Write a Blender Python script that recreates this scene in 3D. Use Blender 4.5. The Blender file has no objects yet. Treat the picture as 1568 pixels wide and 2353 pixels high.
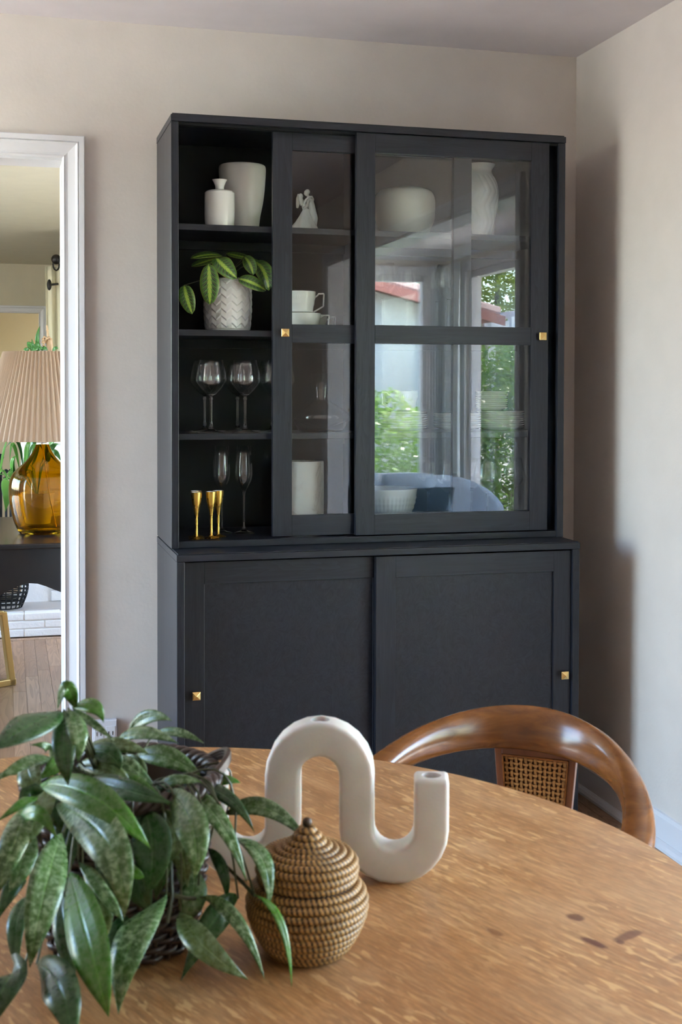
import bpy, bmesh, math, random
from mathutils import Vector, Matrix
PI = math.pi
R = math.radians
sc = bpy.context.scene
col = sc.collection

# ------------------------------------------------------------------ camera
IW, IH = 1568, 2353
FPX, PPY = 2881.0, 966.7
YAW, PITCH, ROLL = 0.2607, -0.0241, 0.0021
CAM = Vector((-.45, -3.9078, 1.3393))
_cy, _sy = math.cos(YAW), math.sin(YAW)
_rt = Vector((_cy, -_sy, 0)); _fw = Vector((_sy, _cy, 0)); _up = Vector((0, 0, 1))
FW = _fw*math.cos(PITCH) + _up*math.sin(PITCH)
_u2 = _up*math.cos(PITCH) - _fw*math.sin(PITCH)
RT = _rt*math.cos(ROLL) + _u2*math.sin(ROLL)
UP = _u2*math.cos(ROLL) - _rt*math.sin(ROLL)
cd = bpy.data.cameras.new('camera')
cam = bpy.data.objects.new('camera', cd); col.objects.link(cam)
cam.matrix_world = Matrix(((RT.x, UP.x, -FW.x, CAM.x), (RT.y, UP.y, -FW.y, CAM.y), (RT.z, UP.z, -FW.z, CAM.z), (0, 0, 0, 1)))
cd.sensor_fit = 'HORIZONTAL'; cd.sensor_width = 36
cd.lens = FPX/IW*36
cd.shift_y = (PPY - IH/2)/IW
cd.dof.use_dof = True; cd.dof.focus_distance = 5.0; cd.dof.aperture_fstop = 22
cd.clip_start = .05; cd.clip_end = 200
sc.camera = cam

def ray(px, py): return FW + RT*((px-784)/FPX) + UP*((PPY-py)/FPX)
def at(px, py, D): return CAM + ray(px, py)*D          # point at depth D along the view axis
def ony(px, py, Y):
    d = ray(px, py); return CAM + d*((Y-CAM.y)/d.y)
def onz(px, py, Z):
    d = ray(px, py); return CAM + d*((Z-CAM.z)/d.z)
def depth(p): return (Vector(p)-CAM).dot(FW)

# ------------------------------------------------------------------ world, sun, exposure
w = bpy.data.worlds.new('sky'); sc.world = w; w.use_nodes = True
nt = w.node_tree; nt.nodes.clear()
sky = nt.nodes.new('ShaderNodeTexSky'); sky.sky_type = 'NISHITA'; sky.sun_disc = False
sky.sun_elevation = R(66); sky.sun_rotation = R(60); sky.air_density = 1.0; sky.dust_density = 1.2; sky.ozone_density = 1.0
bg = nt.nodes.new('ShaderNodeBackground'); bg.inputs['Strength'].default_value = 1.0
wo = nt.nodes.new('ShaderNodeOutputWorld')
nt.links.new(sky.outputs[0], bg.inputs[0]); nt.links.new(bg.outputs[0], wo.inputs[0])
sl = bpy.data.lights.new('sun', 'SUN'); sl.energy = 11; sl.angle = R(.6); sl.color = (1, .95, .86)
so = bpy.data.objects.new('sun', sl); col.objects.link(so)
so.rotation_euler = Vector((-.28, -.12, -.93)).to_track_quat('-Z', 'Y').to_euler()
sc.view_settings.view_transform = 'Standard'; sc.view_settings.look = 'None'
sc.view_settings.exposure = 2.38; sc.view_settings.gamma = 1.0; sc.view_settings.use_curve_mapping = False
cy = sc.cycles
cy.use_denoising = True; cy.max_bounces = 12; cy.diffuse_bounces = 6; cy.glossy_bounces = 6
cy.transmission_bounces = 10; cy.transparent_max_bounces = 24; cy.sample_clamp_indirect = 6
cy.caustics_reflective = False; cy.caustics_refractive = False

def portal(name, loc, direction, sx, sy):
    l = bpy.data.lights.new(name, 'AREA'); l.shape = 'RECTANGLE'; l.size = sx; l.size_y = sy
    l.cycles.is_portal = True
    o = bpy.data.objects.new(name, l); col.objects.link(o); o.location = loc
    o.rotation_euler = Vector(direction).to_track_quat('-Z', 'Z').to_euler()

# ------------------------------------------------------------------ materials
MATS = {}
def mat(name, base=(.8, .8, .8), rough=.5, metal=0, **kw):
    if name in MATS: return MATS[name]
    m = bpy.data.materials.new(name); m.use_nodes = True
    b = m.node_tree.nodes['Principled BSDF']
    b.inputs['Base Color'].default_value = (*base, 1); b.inputs['Roughness'].default_value = rough
    b.inputs['Metallic'].default_value = metal
    for k, v in kw.items(): b.inputs[k.replace('_', ' ')].default_value = v
    MATS[name] = m; return m
class NT:
    def __init__(s, m): s.t = m.node_tree; s.b = s.t.nodes.get('Principled BSDF')
    def n(s, typ, **kw):
        x = s.t.nodes.new(typ)
        for k, v in kw.items():
            if k.startswith('_'): setattr(x, k[1:], v)
            else:
                key = int(k[1:]) if k[0] == 'i' and k[1:].isdigit() else k.replace('_', ' ')
                x.inputs[key].default_value = v
        return x
    def l(s, a, b): s.t.links.new(a, b)
    def coord(s, scale=(1, 1, 1), rot=(0, 0, 0), kind='Object'):
        c = s.n('ShaderNodeTexCoord'); mp = s.n('ShaderNodeMapping'); mp.inputs['Scale'].default_value = scale; mp.inputs['Rotation'].default_value = rot
        s.l(c.outputs[kind], mp.inputs['Vector']); return mp.outputs[0]
    def noise(s, vec, scale, detail=3, rough=.5, dist=0):
        x = s.n('ShaderNodeTexNoise'); x.inputs['Scale'].default_value = scale; x.inputs['Detail'].default_value = detail
        x.inputs['Roughness'].default_value = rough; x.inputs['Distortion'].default_value = dist
        if vec: s.l(vec, x.inputs['Vector'])
        return x.outputs['Fac']
    def ramp(s, fac, stops, interp='LINEAR'):
        r = s.n('ShaderNodeValToRGB'); r.color_ramp.interpolation = interp; e = r.color_ramp.elements
        while len(e) < len(stops): e.new(.5)
        for i, (p, c) in enumerate(stops):
            e[i].position = p; e[i].color = (*c, 1) if len(c) == 3 else c
        s.l(fac, r.inputs[0]); return r.outputs[0]
    def rng(s, v, a, b, c=0, d=1):
        m = s.n('ShaderNodeMapRange'); m.inputs['From Min'].default_value = a; m.inputs['From Max'].default_value = b
        m.inputs['To Min'].default_value = c; m.inputs['To Max'].default_value = d
        s.l(v, m.inputs['Value']); return m.outputs[0]
    def mix(s, fac, a, b, mode='MIX'):
        m = s.n('ShaderNodeMix'); m.data_type = 'RGBA'; m.blend_type = mode
        for sock, v in ((m.inputs[0], fac), (m.inputs[6], a), (m.inputs[7], b)):
            if hasattr(v, 'links') or isinstance(v, bpy.types.NodeSocket): s.l(v, sock)
            elif isinstance(v, (int, float)): sock.default_value = v
            else: sock.default_value = (*v, 1)
        return m.outputs[2]
    def math(s, op, a, b=0., c=0.):
        m = s.n('ShaderNodeMath'); m.operation = op
        for i, v in enumerate((a, b, c)):
            if isinstance(v, bpy.types.NodeSocket): s.l(v, m.inputs[i])
            else: m.inputs[i].default_value = v
        return m.outputs[0]
    def bump(s, h, strength=.3, dist=.002):
        b = s.n('ShaderNodeBump'); b.inputs['Strength'].default_value = strength; b.inputs['Distance'].default_value = dist
        s.l(h, b.inputs['Height']); s.l(b.outputs[0], s.b.inputs['Normal'])
    def sep(s, vec):
        x = s.n('ShaderNodeSeparateXYZ'); s.l(vec, x.inputs[0]); return x.outputs
    def base(s, c): s.l(c, s.b.inputs['Base Color'])

def wall_paint(name, c, bump=.12):
    m = mat(name, c, .62); t = NT(m)
    v = t.coord()
    n1 = t.noise(v, 9, 4); n2 = t.noise(v, 90, 3)
    t.base(t.mix(t.rng(n1, .3, .7), tuple(x*.97 for x in c), tuple(min(1, x*1.02) for x in c)))
    t.bump(t.math('ADD', n2, t.math('MULTIPLY', n1, 2.5)), bump, .004)
    return m
m_wall = wall_paint('wall_paint', (.66, .61, .565))
m_wall2 = wall_paint('hall_paint', (.62, .56, .42))
m_ceil = wall_paint('ceiling_paint', (.70, .66, .69), .08)
m_trim = mat('white_trim', (.71, .71, .74), .32)
m_rbrick = mat('painted_brick', (.72, .70, .68), .7)
t = NT(m_rbrick); t.bump(t.noise(t.coord(), 60, 5), .5, .004)

def black_wood(name, axis):
    m = mat(name, (.010, .012, .015), .34); t = NT(m)
    s = {'z': (70, 70, 3.2), 'x': (3.2, 70, 70), 'p': (40, 40, 30)}[axis]
    v = t.coord(s); n = t.noise(v, 1.6, 5, .6, .4)
    v2 = t.coord(tuple(a*.22 for a in s)); rings = t.noise(v2, 1.5, 2, .5, 1.2)
    saw = t.math('FRACT', t.math('MULTIPLY', rings, 14))
    h = t.math('ADD', n, t.math('MULTIPLY', saw, .35))
    t.base(t.mix(t.rng(h, .4, 1.0), (.0065, .0076, .0122), (.018, .0205, .030)))
    t.bump(h, .22 if axis != 'p' else .05, .001)
    m.node_tree.nodes['Principled BSDF'].inputs['Specular IOR Level'].default_value = .42
    return m
m_bv = black_wood('black_stain_upright', 'z'); m_bh = black_wood('black_stain_level', 'x'); m_bp = black_wood('black_stain_panel', 'p')
m_inner = mat('black_foil', (.0022, .0028, .0040), .5, 0, Specular_IOR_Level=.25)
m_brass = mat('brass', (.86, .60, .24), .26, 1.0)
m_gold = mat('gold_plating', (.83, .56, .13), .24, 1.0)
t = NT(m_gold); t.l(t.rng(t.noise(t.coord(), 45, 4), .3, .8, .18, .42), t.b.inputs['Roughness'])
m_goldpaint = mat('gold_lacquer', (.45, .30, .10), .35, .8)
m_chrome = mat('chrome', (.8, .8, .82), .15, 1.0)

def thin_glass(name, f0=.045, tint=(.97, .985, .98)):
    m = bpy.data.materials.new(name); m.use_nodes = True; n = m.node_tree; n.nodes.clear()
    o = n.nodes.new('ShaderNodeOutputMaterial'); mx = n.nodes.new('ShaderNodeMixShader')
    tr = n.nodes.new('ShaderNodeBsdfTransparent'); tr.inputs[0].default_value = (*tint, 1)
    gl = n.nodes.new('ShaderNodeBsdfGlossy'); gl.inputs['Roughness'].default_value = .0; gl.inputs[0].default_value = (1, 1, 1, 1)
    lw = n.nodes.new('ShaderNodeLayerWeight'); lw.inputs[0].default_value = .5
    # Schlick: f0 + (1-f0) * facing^5
    pw = n.nodes.new('ShaderNodeMath'); pw.operation = 'POWER'; pw.inputs[1].default_value = 5
    ml = n.nodes.new('ShaderNodeMath'); ml.operation = 'MULTIPLY_ADD'; ml.inputs[1].default_value = 1-f0; ml.inputs[2].default_value = f0
    n.links.new(lw.outputs['Facing'], pw.inputs[0]); n.links.new(pw.outputs[0], ml.inputs[0])
    n.links.new(ml.outputs[0], mx.inputs[0]); n.links.new(tr.outputs[0], mx.inputs[1]); n.links.new(gl.outputs[0], mx.inputs[2])
    n.links.new(mx.outputs[0], o.inputs[0]); MATS[name] = m
    return m
m_pane = thin_glass('window_glass', .04)
m_dpane = thin_glass('cabinet_glass', .042)
m_bowlglass = thin_glass('thin_crystal', .045, (.985, .99, .99))
m_crystal = mat('clear_crystal', (1, 1, 1), .0, 0, Transmission_Weight=1.0, IOR=1.5)
m_amber = mat('amber_glass', (.58, .35, .015), .0, 0, Transmission_Weight=1.0, IOR=1.45)
m_ceramic = mat('matte_white_ceramic', (.70, .69, .64), .42)
m_white = mat('glazed_white_china', (.76, .77, .74), .18)
m_gloss = mat('glazed_white_pot', (.74, .75, .74), .12)
m_stone = mat('honed_white_marble', (.66, .63, .59), .5, 0, Subsurface_Weight=.25, Subsurface_Scale=.012)
t = NT(m_stone); v = t.coord(); t.base(t.mix(t.rng(t.noise(v, 14, 5), .35, .7), (.56, .53, .485), (.67, .645, .60))); t.bump(t.noise(v, 300, 2), .15, .001)
m_marble = mat('veined_marble', (.8, .8, .76), .35)
t = NT(m_marble); v = t.coord(); n1 = t.noise(v, 6, 8, .6, .8)
t.base(t.ramp(t.math('ABSOLUTE', t.math('SUBTRACT', n1, .5)), [(0, (.58, .56, .51)), (.015, (.70, .68, .63)), (.06, (.78, .77, .72))]))

def oak_table():
    m = mat('oak_table_top', (.5, .3, .15), .38); t = NT(m)
    c = t.n('ShaderNodeTexCoord').outputs['Object']
    def mp(s):
        k = t.n('ShaderNodeMapping'); k.inputs['Scale'].default_value = s; t.l(c, k.inputs[0]); return k.outputs[0]
    bands = t.noise(mp((1.5, 14, 1)), 1.4, 4, .55, .3)
    base = t.ramp(bands, [(.28, (.30, .120, .034)), (.5, (.43, .195, .066)), (.72, (.52, .272, .112))])
    pores = t.noise(mp((26, 230, 1)), 1.0, 4, .65)
    base = t.mix(t.rng(pores, .36, .62, .55, 0), base, (.20, .095, .035))
    mott = t.noise(mp((34, 210, 1)), 1.0, 5, .68, .35)
    base = t.mix(t.rng(mott, .34, .50, .42, 0), base, (.17, .070, .022)); base = t.mix(t.rng(mott, .52, .66, 0, .34), base, (.62, .37, .18))
    fl = t.noise(mp((27, 125, 1)), 1.0, 2, .45, .5); area = t.noise(mp((3, 7, 1)), 1.0, 2)
    fleck = t.math('MULTIPLY', t.rng(fl, .575, .63), t.rng(area, .34, .56))
    base = t.mix(t.math('MULTIPLY', fleck, .7), base, (.68, .40, .17))
    # wear: pale cloudy patches and dark old stains
    cloud = t.noise(mp((2.2, 3.0, 1)), 2.0, 4)
    base = t.mix(t.rng(cloud, .5, .75, 0, .35), base, (.56, .36, .19))
    sx = t.sep(c)
    wob = t.noise(mp((1, 1, 1)), 45, 3)
    a = R(-67); ca, sa = math.cos(-a), math.sin(-a)
    for (wx, wy, rx, ry, st, ang) in ((.163, -2.632, .010, .008, .8, 0), (.154, -2.697, .016, .0055, .95, 0), (.199, -2.690, .007, .022, .75, 1.2), (.182, -2.703, .004, .004, .8, 0), (.226, -2.752, .006, .02, .45, 1.2), (.060, -2.643, .016, .005, .55, 0)):
        dx, dy = wx+.3345, wy+2.523
        lx, ly = dx*ca-dy*sa, dx*sa+dy*ca
        ex = t.math('DIVIDE', t.math('SUBTRACT', sx[0], lx), rx); ey = t.math('DIVIDE', t.math('SUBTRACT', sx[1], ly), ry)
        d = t.math('ADD', t.math('MULTIPLY', ex, ex), t.math('MULTIPLY', ey, ey))
        d = t.math('ADD', d, t.math('MULTIPLY', t.math('SUBTRACT', wob, .5), 2.2))
        base = t.mix(t.rng(d, .5, 1.5, st, 0), base, (.10, .022, .007))
    t.base(base)
    t.l(t.rng(cloud, .3, .7, .3, .5), t.b.inputs['Roughness'])
    t.bump(t.math('ADD', pores, mott), .16, .0006)
    return m
m_oak = oak_table()
def walnut(name, c1, c2, sc_=(40, 40, 6), rough=.3):
    m = mat(name, c1, rough); t = NT(m)
    n = t.noise(t.coord(sc_), 1.0, 5, .6, .8); n2 = t.noise(t.coord((4, 4, 2)), 2, 3)
    b = t.mix(t.rng(n, .3, .72), c1, c2); b = t.mix(t.rng(n2, .35, .7, 0, .35), b, tuple(x*.55 for x in c1))
    t.base(b); t.bump(n, .06, .0005)
    return m
m_walnut = walnut('walnut_lacquer', (.12, .040, .009), (.29, .105, .026), (14, 14, 60), .22)
m_walnut2 = walnut('dark_walnut', (.10, .030, .012), (.17, .055, .02))
m_cane = mat('cane', (.36, .165, .045), .5)
def floor_oak():
    m = mat('floor_oak', (.3, .2, .13), .38); t = NT(m)
    oi = t.n('ShaderNodeObjectInfo').outputs['Random']
    v = t.n('ShaderNodeTexCoord').outputs['Object']
    ad = t.n('ShaderNodeVectorMath'); ad.operation = 'ADD'
    cmb = t.n('ShaderNodeCombineXYZ'); t.l(t.math('MULTIPLY', oi, 37.), cmb.inputs[0]); t.l(t.math('MULTIPLY', oi, 91.), cmb.inputs[1])
    t.l(v, ad.inputs[0]); t.l(cmb.outputs[0], ad.inputs[1])
    mp = t.n('ShaderNodeMapping'); mp.inputs['Scale'].default_value = (15, 1.1, 1); t.l(ad.outputs[0], mp.inputs[0])
    r = t.noise(mp.outputs[0], 1.0, 2, .5, .6)
    ring = t.math('FRACT', t.math('MULTIPLY', r, 12))
    b = t.mix(t.rng(ring, .0, .7, .55, 0), t.ramp(oi, [(0, (.25, .135, .070)), (.5, (.32, .18, .098)), (1, (.37, .22, .125))]), (.13, .062, .030))
    t.base(b); t.bump(ring, .08, .0005)
    return m
m_floor = floor_oak()
m_wicker = mat('dark_wicker', (.045, .026, .020), .38)
m_soil = mat('soil', (.05, .03, .02), .9)
def stitched():
    m = mat('coiled_rattan', (.3, .18, .07), .55); t = NT(m)
    a = t.n('ShaderNodeAttribute'); a.attribute_name = 'stitch'
    n = t.noise(t.coord(), 60, 4)
    c = t.mix(t.rng(n, .3, .7), (.50, .27, .080), (.31, .165, .050))
    t.base(t.mix(t.rng(a.outputs['Fac'], .2, .7), (.05, .024, .009), c))
    return m
m_rattan = stitched()

def hoya(name, flecks, tone):
    m = mat(name, tone, .30); t = NT(m)
    uv = t.n('ShaderNodeUVMap').outputs[0]; s = t.sep(uv)
    au = t.math('ABSOLUTE', t.math('SUBTRACT', s[0], .5))
    v = t.coord(); n = t.noise(v, 170, 4, .65); n2 = t.noise(v, 14, 2)
    b = t.mix(t.rng(n2, .3, .7), tuple(x*.65 for x in tone), tuple(x*1.35 for x in tone))
    b = t.mix(t.rng(au, .0, .05, .5, 0), b, tuple(x*2.2 for x in tone))
    b = t.mix(t.math('MULTIPLY', t.rng(n, .50, .60), flecks), b, (.26, .36, .20))
    t.base(b)
    t.l(t.rng(n, .4, .7, .26, .45), t.b.inputs['Roughness'])
    t.b.inputs['Subsurface Weight'].default_value = .0
    t.bump(t.math('ADD', t.rng(au, 0, .06), t.math('MULTIPLY', n, .2)), .3, .002)
    return m
m_leafs = [hoya('hoya_silver', .8, (.062, .125, .034)), hoya('hoya_green', .22, (.055, .165, .014)), hoya('hoya_dark', .12, (.018, .060, .012)), hoya('hoya_olive', .45, (.078, .115, .034))]
m_stem = mat('plant_stem', (.05, .055, .02), .5)
m_leafg = mat('bright_leaf', (.16, .40, .07), .35)
m_leafd = mat('house_leaf', (.045, .16, .035), .3)
def maranta():
    m = mat('prayer_leaf', (.1, .2, .05), .35); t = NT(m)
    s = t.sep(t.n('ShaderNodeUVMap').outputs[0])
    u = t.math('MULTIPLY', t.math('ABSOLUTE', t.math('SUBTRACT', s[0], .5)), 2.)
    saw = t.math('FRACT', t.math('SUBTRACT', t.math('MULTIPLY', s[1], 9.), t.math('MULTIPLY', u, 1.5)))
    band = t.rng(t.math('SUBTRACT', u, t.math('MULTIPLY', saw, .16)), .08, .14, 1, 0)
    dark = t.math('MULTIPLY', t.rng(u, .15, .3), t.rng(u, .62, .85, 1, 0))
    dark = t.math('MULTIPLY', dark, t.rng(saw, .15, .35))
    b = t.mix(dark, (.09, .22, .035), (.015, .055, .018))
    vein = t.math('FRACT', t.math('SUBTRACT', t.math('MULTIPLY', s[1], 9.), t.math('MULTIPLY', t.math('POWER', u, 1.5), 2.2)))
    b = t.mix(t.rng(t.math('ABSOLUTE', t.math('SUBTRACT', vein, .5)), .0, .07, .7, 0), b, (.38, .26, .10))
    b = t.mix(band, b, (.33, .48, .07))
    b = t.mix(t.rng(u, .93, 1, 0, .6), b, (.40, .33, .08))
    t.base(b); return m
m_maranta = maranta()
m_shade = mat('pleated_linen', (.47, .35, .26), .85)
m_piano = mat('black_satin_lacquer', (.012, .012, .014), .22)
m_blackmetal = mat('black_iron', (.015, .014, .014), .45, .6)
m_curtain = mat('cream_curtain', (.52, .49, .37), .8)
m_sheer = mat('pale_sheer_curtain', (.72, .76, .78), .8, 0, Transmission_Weight=.0)
m_sofa = mat('grey_blue_linen', (.36, .42, .50), .9)
t = NT(m_sofa); t.bump(t.noise(t.coord(), 400, 2), .2, .001)
m_navy = mat('navy_velvet', (.012, .035, .055), .8)
m_handwood = mat('beech_wood', (.50, .33, .20), .5)
m_stucco = mat('white_stucco', (.50, .52, .51), .9)
m_rtile = mat('red_roof_tile', (.34, .13, .10), .8)
m_lawn = mat('pale_paving', (.44, .41, .35), .95)
m_hedge = mat('hedge_leaf', (.2, .3, .06), .5)
t = NT(m_hedge); oi = t.noise(t.coord(), 3.3, 2); t.base(t.mix(t.rng(oi, .3, .7), (.10, .22, .035), (.34, .38, .07)))
m_hedge2 = mat('laurel_leaf', (.05, .15, .035), .3)
t = NT(m_hedge2); oi = t.noise(t.coord(), 5, 2); t.base(t.mix(t.rng(oi, .3, .7), (.04, .12, .03), (.20, .32, .07)))
m_bark = mat('bark', (.09, .06, .04), .9)
m_fence = mat('white_painted_timber', (.75, .78, .80), .6)
m_ext = mat('exterior_stucco', (.55, .50, .44), .9)

# ------------------------------------------------------------------ mesh helpers
class MB:
    def __init__(s): s.v = []; s.f = []; s.uv = None; s.attr = None
    def box(s, x0, x1, y0, y1, z0, z1):
        i = len(s.v)
        s.v += [(x0, y0, z0), (x1, y0, z0), (x1, y1, z0), (x0, y1, z0), (x0, y0, z1), (x1, y0, z1), (x1, y1, z1), (x0, y1, z1)]
        s.f += [(i, i+3, i+2, i+1), (i+4, i+5, i+6, i+7), (i, i+1, i+5, i+4), (i+1, i+2, i+6, i+5), (i+2, i+3, i+7, i+6), (i+3, i, i+4, i+7)]
        return s
    def obox(s, o, ax, ay, az):      # oriented box from corner o and three edge vectors
        o, ax, ay, az = map(Vector, (o, ax, ay, az)); i = len(s.v)
        s.v += [tuple(p) for p in (o, o+ax, o+ax+ay, o+ay, o+az, o+ax+az, o+ax+ay+az, o+ay+az)]
        s.f += [(i, i+3, i+2, i+1), (i+4, i+5, i+6, i+7), (i, i+1, i+5, i+4), (i+1, i+2, i+6, i+5), (i+2, i+3, i+7, i+6), (i+3, i, i+4, i+7)]
        return s
    def lathe(s, prof, c=(0, 0, 0), seg=48, fn=None, closed=False):
        i = len(s.v); n = len(prof)
        for k, (r, z) in enumerate(prof):
            for j in range(seg):
                a = 2*PI*j/seg; rr = max(r, 1e-5) + (fn(a, z, k) if fn else 0)
                s.v.append((c[0]+rr*math.cos(a), c[1]+rr*math.sin(a), c[2]+z))
        for k in range(n if closed else n-1):
            k2 = (k+1) % n
            for j in range(seg):
                j2 = (j+1) % seg
                s.f.append((i+k*seg+j, i+k*seg+j2, i+k2*seg+j2, i+k2*seg+j))
        return s
    def tube(s, pts, rad, seg=8, closed=False, caps=True, flat=None):
        pts = [Vector(p) for p in pts]; n = len(pts); i = len(s.v)
        if not hasattr(rad, '__len__'): rad = [rad]*n
        prev = None
        for k in range(n):
            if closed: tg = pts[(k+1) % n]-pts[k-1]
            else: tg = pts[min(k+1, n-1)]-pts[max(k-1, 0)]
            tg.normalize()
            if prev is None:
                a = Vector((0, 0, 1)) if abs(tg.z) < .9 else Vector((1, 0, 0))
                prev = (a - tg*a.dot(tg)).normalized()
            else: prev = (prev - tg*prev.dot(tg)).normalized()
            bn = tg.cross(prev)
            for j in range(seg):
                a = 2*PI*j/seg
                s.v.append(tuple(pts[k] + (prev*math.cos(a) + bn*math.sin(a))*rad[k]))
        for k in range(n if closed else n-1):
            k2 = (k+1) % n
            for j in range(seg):
                j2 = (j+1) % seg
                s.f.append((i+k*seg+j, i+k*seg+j2, i+k2*seg+j2, i+k2*seg+j))
        if caps and not closed:
            s.f.append(tuple(i+j for j in reversed(range(seg)))); s.f.append(tuple(i+(n-1)*seg+j for j in range(seg)))
        return s
    def sphere(s, c, r, seg=16, rings=10, scale=(1, 1, 1)):
        prof = [(math.sin(PI*k/rings)*r, -math.cos(PI*k/rings)*r) for k in range(rings+1)]
        i = len(s.v); s.lathe(prof, (0, 0, 0), seg)
        for q in range(i, len(s.v)):
            x, y, z = s.v[q]; s.v[q] = (c[0]+x*scale[0], c[1]+y*scale[1], c[2]+z*scale[2])
        return s
    def prism(s, poly, o, ax, ay, az):   # polygon in (ax, ay), extruded by az
        o, ax, ay, az = map(Vector, (o, ax, ay, az)); i = len(s.v); n = len(poly)
        for q in (0, 1):
            for (a, b) in poly: s.v.append(tuple(o+ax*a+ay*b+az*q))
        s.f.append(tuple(i+j for j in reversed(range(n)))); s.f.append(tuple(i+n+j for j in range(n)))
        for j in range(n): s.f.append((i+j, i+(j+1) % n, i+n+(j+1) % n, i+n+j))
        return s
    def mesh(s, name, off=(0, 0, 0)):
        me = bpy.data.meshes.new(name)
        me.from_pydata([(x-off[0], y-off[1], z-off[2]) for x, y, z in s.v], [], s.f); me.update()
        return me

def fixn(me):
    bm = bmesh.new(); bm.from_mesh(me); bmesh.ops.recalc_face_normals(bm, faces=bm.faces); bm.to_mesh(me); bm.free()
def obj(name, mb, m, parent=None, smooth=False, bevel=0, label=None, kind=None, angle=40, local=False):
    off = (0, 0, 0)
    if parent is not None and not local: off = world_loc(parent)
    me = mb.mesh(name, off) if isinstance(mb, MB) else mb
    if isinstance(mb, MB): fixn(me)
    me.materials.append(m)
    if smooth:
        for p in me.polygons: p.use_smooth = True
    o = bpy.data.objects.new(name, me); col.objects.link(o)
    if parent is not None: o.parent = parent
    if smooth and angle and angle < 180: me.set_sharp_from_angle(angle=R(angle))
    if bevel:
        b = o.modifiers.new('bevel', 'BEVEL'); b.width = bevel; b.segments = 2; b.limit_method = 'ANGLE'; b.angle_limit = R(40)
    if label: o['label'] = label
    if kind: o['kind'] = kind
    return o
def world_loc(o):
    p = Vector((0, 0, 0))
    while o is not None: p += Vector(o.location); o = o.parent
    return p
def thing(name, label, cat, loc=(0, 0, 0), rz=0, group=None):
    o = bpy.data.objects.new(name, None); o.empty_display_size = .05; col.objects.link(o)
    o.location = loc; o.rotation_euler = (0, 0, rz); tag(o, label, cat, group); return o
def tag(o, label, cat, group=None):
    o['label'] = label; o['category'] = cat
    if group: o['group'] = group
    return o
KIDS = {}
def copy_tree(o, parent=None):
    c = o.copy(); col.objects.link(c)
    if parent is not None: c.parent = parent
    for ch in list(o.children): copy_tree(ch, c)
    return c
def solo(name, mb, m, label, cat, loc, group=None, **kw):      # a thing that is one mesh; verts are local to loc
    me = mb.mesh(name); fixn(me)
    o = obj(name, me, m, **kw); o.location = loc; return tag(o, label, cat, group)
def struct(name, mb, m, parent=None, **kw):
    o = obj(name, mb, m, parent, **kw)
    if parent is None: o['kind'] = 'structure'
    return o
def srand(s): random.seed(s)

# ------------------------------------------------------------------ room shell
CEIL = 2.4636; XR = 1.4122
def wall_along_x(name, x0, x1, y0, y1, z0, z1, m, holes):
    mb = MB(); xs = x0; z0 = z0-.04
    for (a, b, c, d) in sorted(holes):
        if a > xs: mb.box(xs, a, y0, y1, z0, z1)
        if c > z0+.045: mb.box(a, b, y0, y1, z0, c)
        if d < z1: mb.box(a, b, y0, y1, d, z1)
        xs = b
    if xs < x1: mb.box(xs, x1, y0, y1, z0, z1)
    return struct(name, mb, m)
def wall_along_y(name, x0, x1, y0, y1, z0, z1, m, holes):
    mb = MB(); ys = y0; z0 = z0-.04
    for (a, b, c, d) in sorted(holes):
        if a > ys: mb.box(x0, x1, ys, a, z0, z1)
        if c > z0+.045: mb.box(x0, x1, a, b, z0, c)
        if d < z1: mb.box(x0, x1, a, b, d, z1)
        ys = b
    if ys < y1: mb.box(x0, x1, ys, y1, z0, z1)
    return struct(name, mb, m)
WT = .12; XL = -2.6; YB = -5.3; LX = 3.03; LY = -6.4
DX0, DX1, DZ = -1.45, -.281, 2.037                 # doorway in the back wall
OY0, OY1, OZ = -4.0, -1.16, 2.09                   # wide opening in the right wall
LW = (-1.75, -.14, .12, 2.3)                        # window in the left wall (y0, y1, z0, z1)
W1 = (-6.0, -4.25, .35, 2.27); W3 = (-3.9, -1.3, .06, 2.2)   # living-room windows on its right wall; the second is unseen, added for light
W2 = (2.22, 2.86, .62, 2.27)                       # window in the living-room far wall
RY1 = 7.7
wall_along_x('wall_back', XL-WT, XR+WT, 0, WT, 0, CEIL, m_wall, [(DX0, DX1, 0, DZ)])
wall_along_y('wall_right', XR, XR+WT, YB, 0, 0, CEIL, m_wall, [(OY0, OY1, 0, OZ)])
wall_along_y('wall_left', XL-WT, XL, YB, 0, 0, CEIL, m_wall, [LW])
wall_along_x('wall_front', XL-WT, XR, YB-WT, YB, 0, CEIL, m_wall, [])
wall_along_y('wall_living_right', LX, LX+WT, LY-WT, .0, 0, CEIL, m_wall, [W1, W3])
wall_along_x('wall_living_front', XR, LX, LY-WT, LY, 0, CEIL, m_wall, [W2])
wall_along_x('wall_living_back', XR+WT, LX, 0, WT, 0, CEIL, m_wall, [])
wall_along_y('wall_living_left', XR, XR+WT, LY, YB, 0, CEIL, m_wall, [])
struct('ceiling', MB().box(XL-WT, LX+WT+.9, LY-WT-.45, WT, CEIL, CEIL+.15), m_ceil)  # slab runs past the outer walls as unseen eaves, added to block sun
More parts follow.
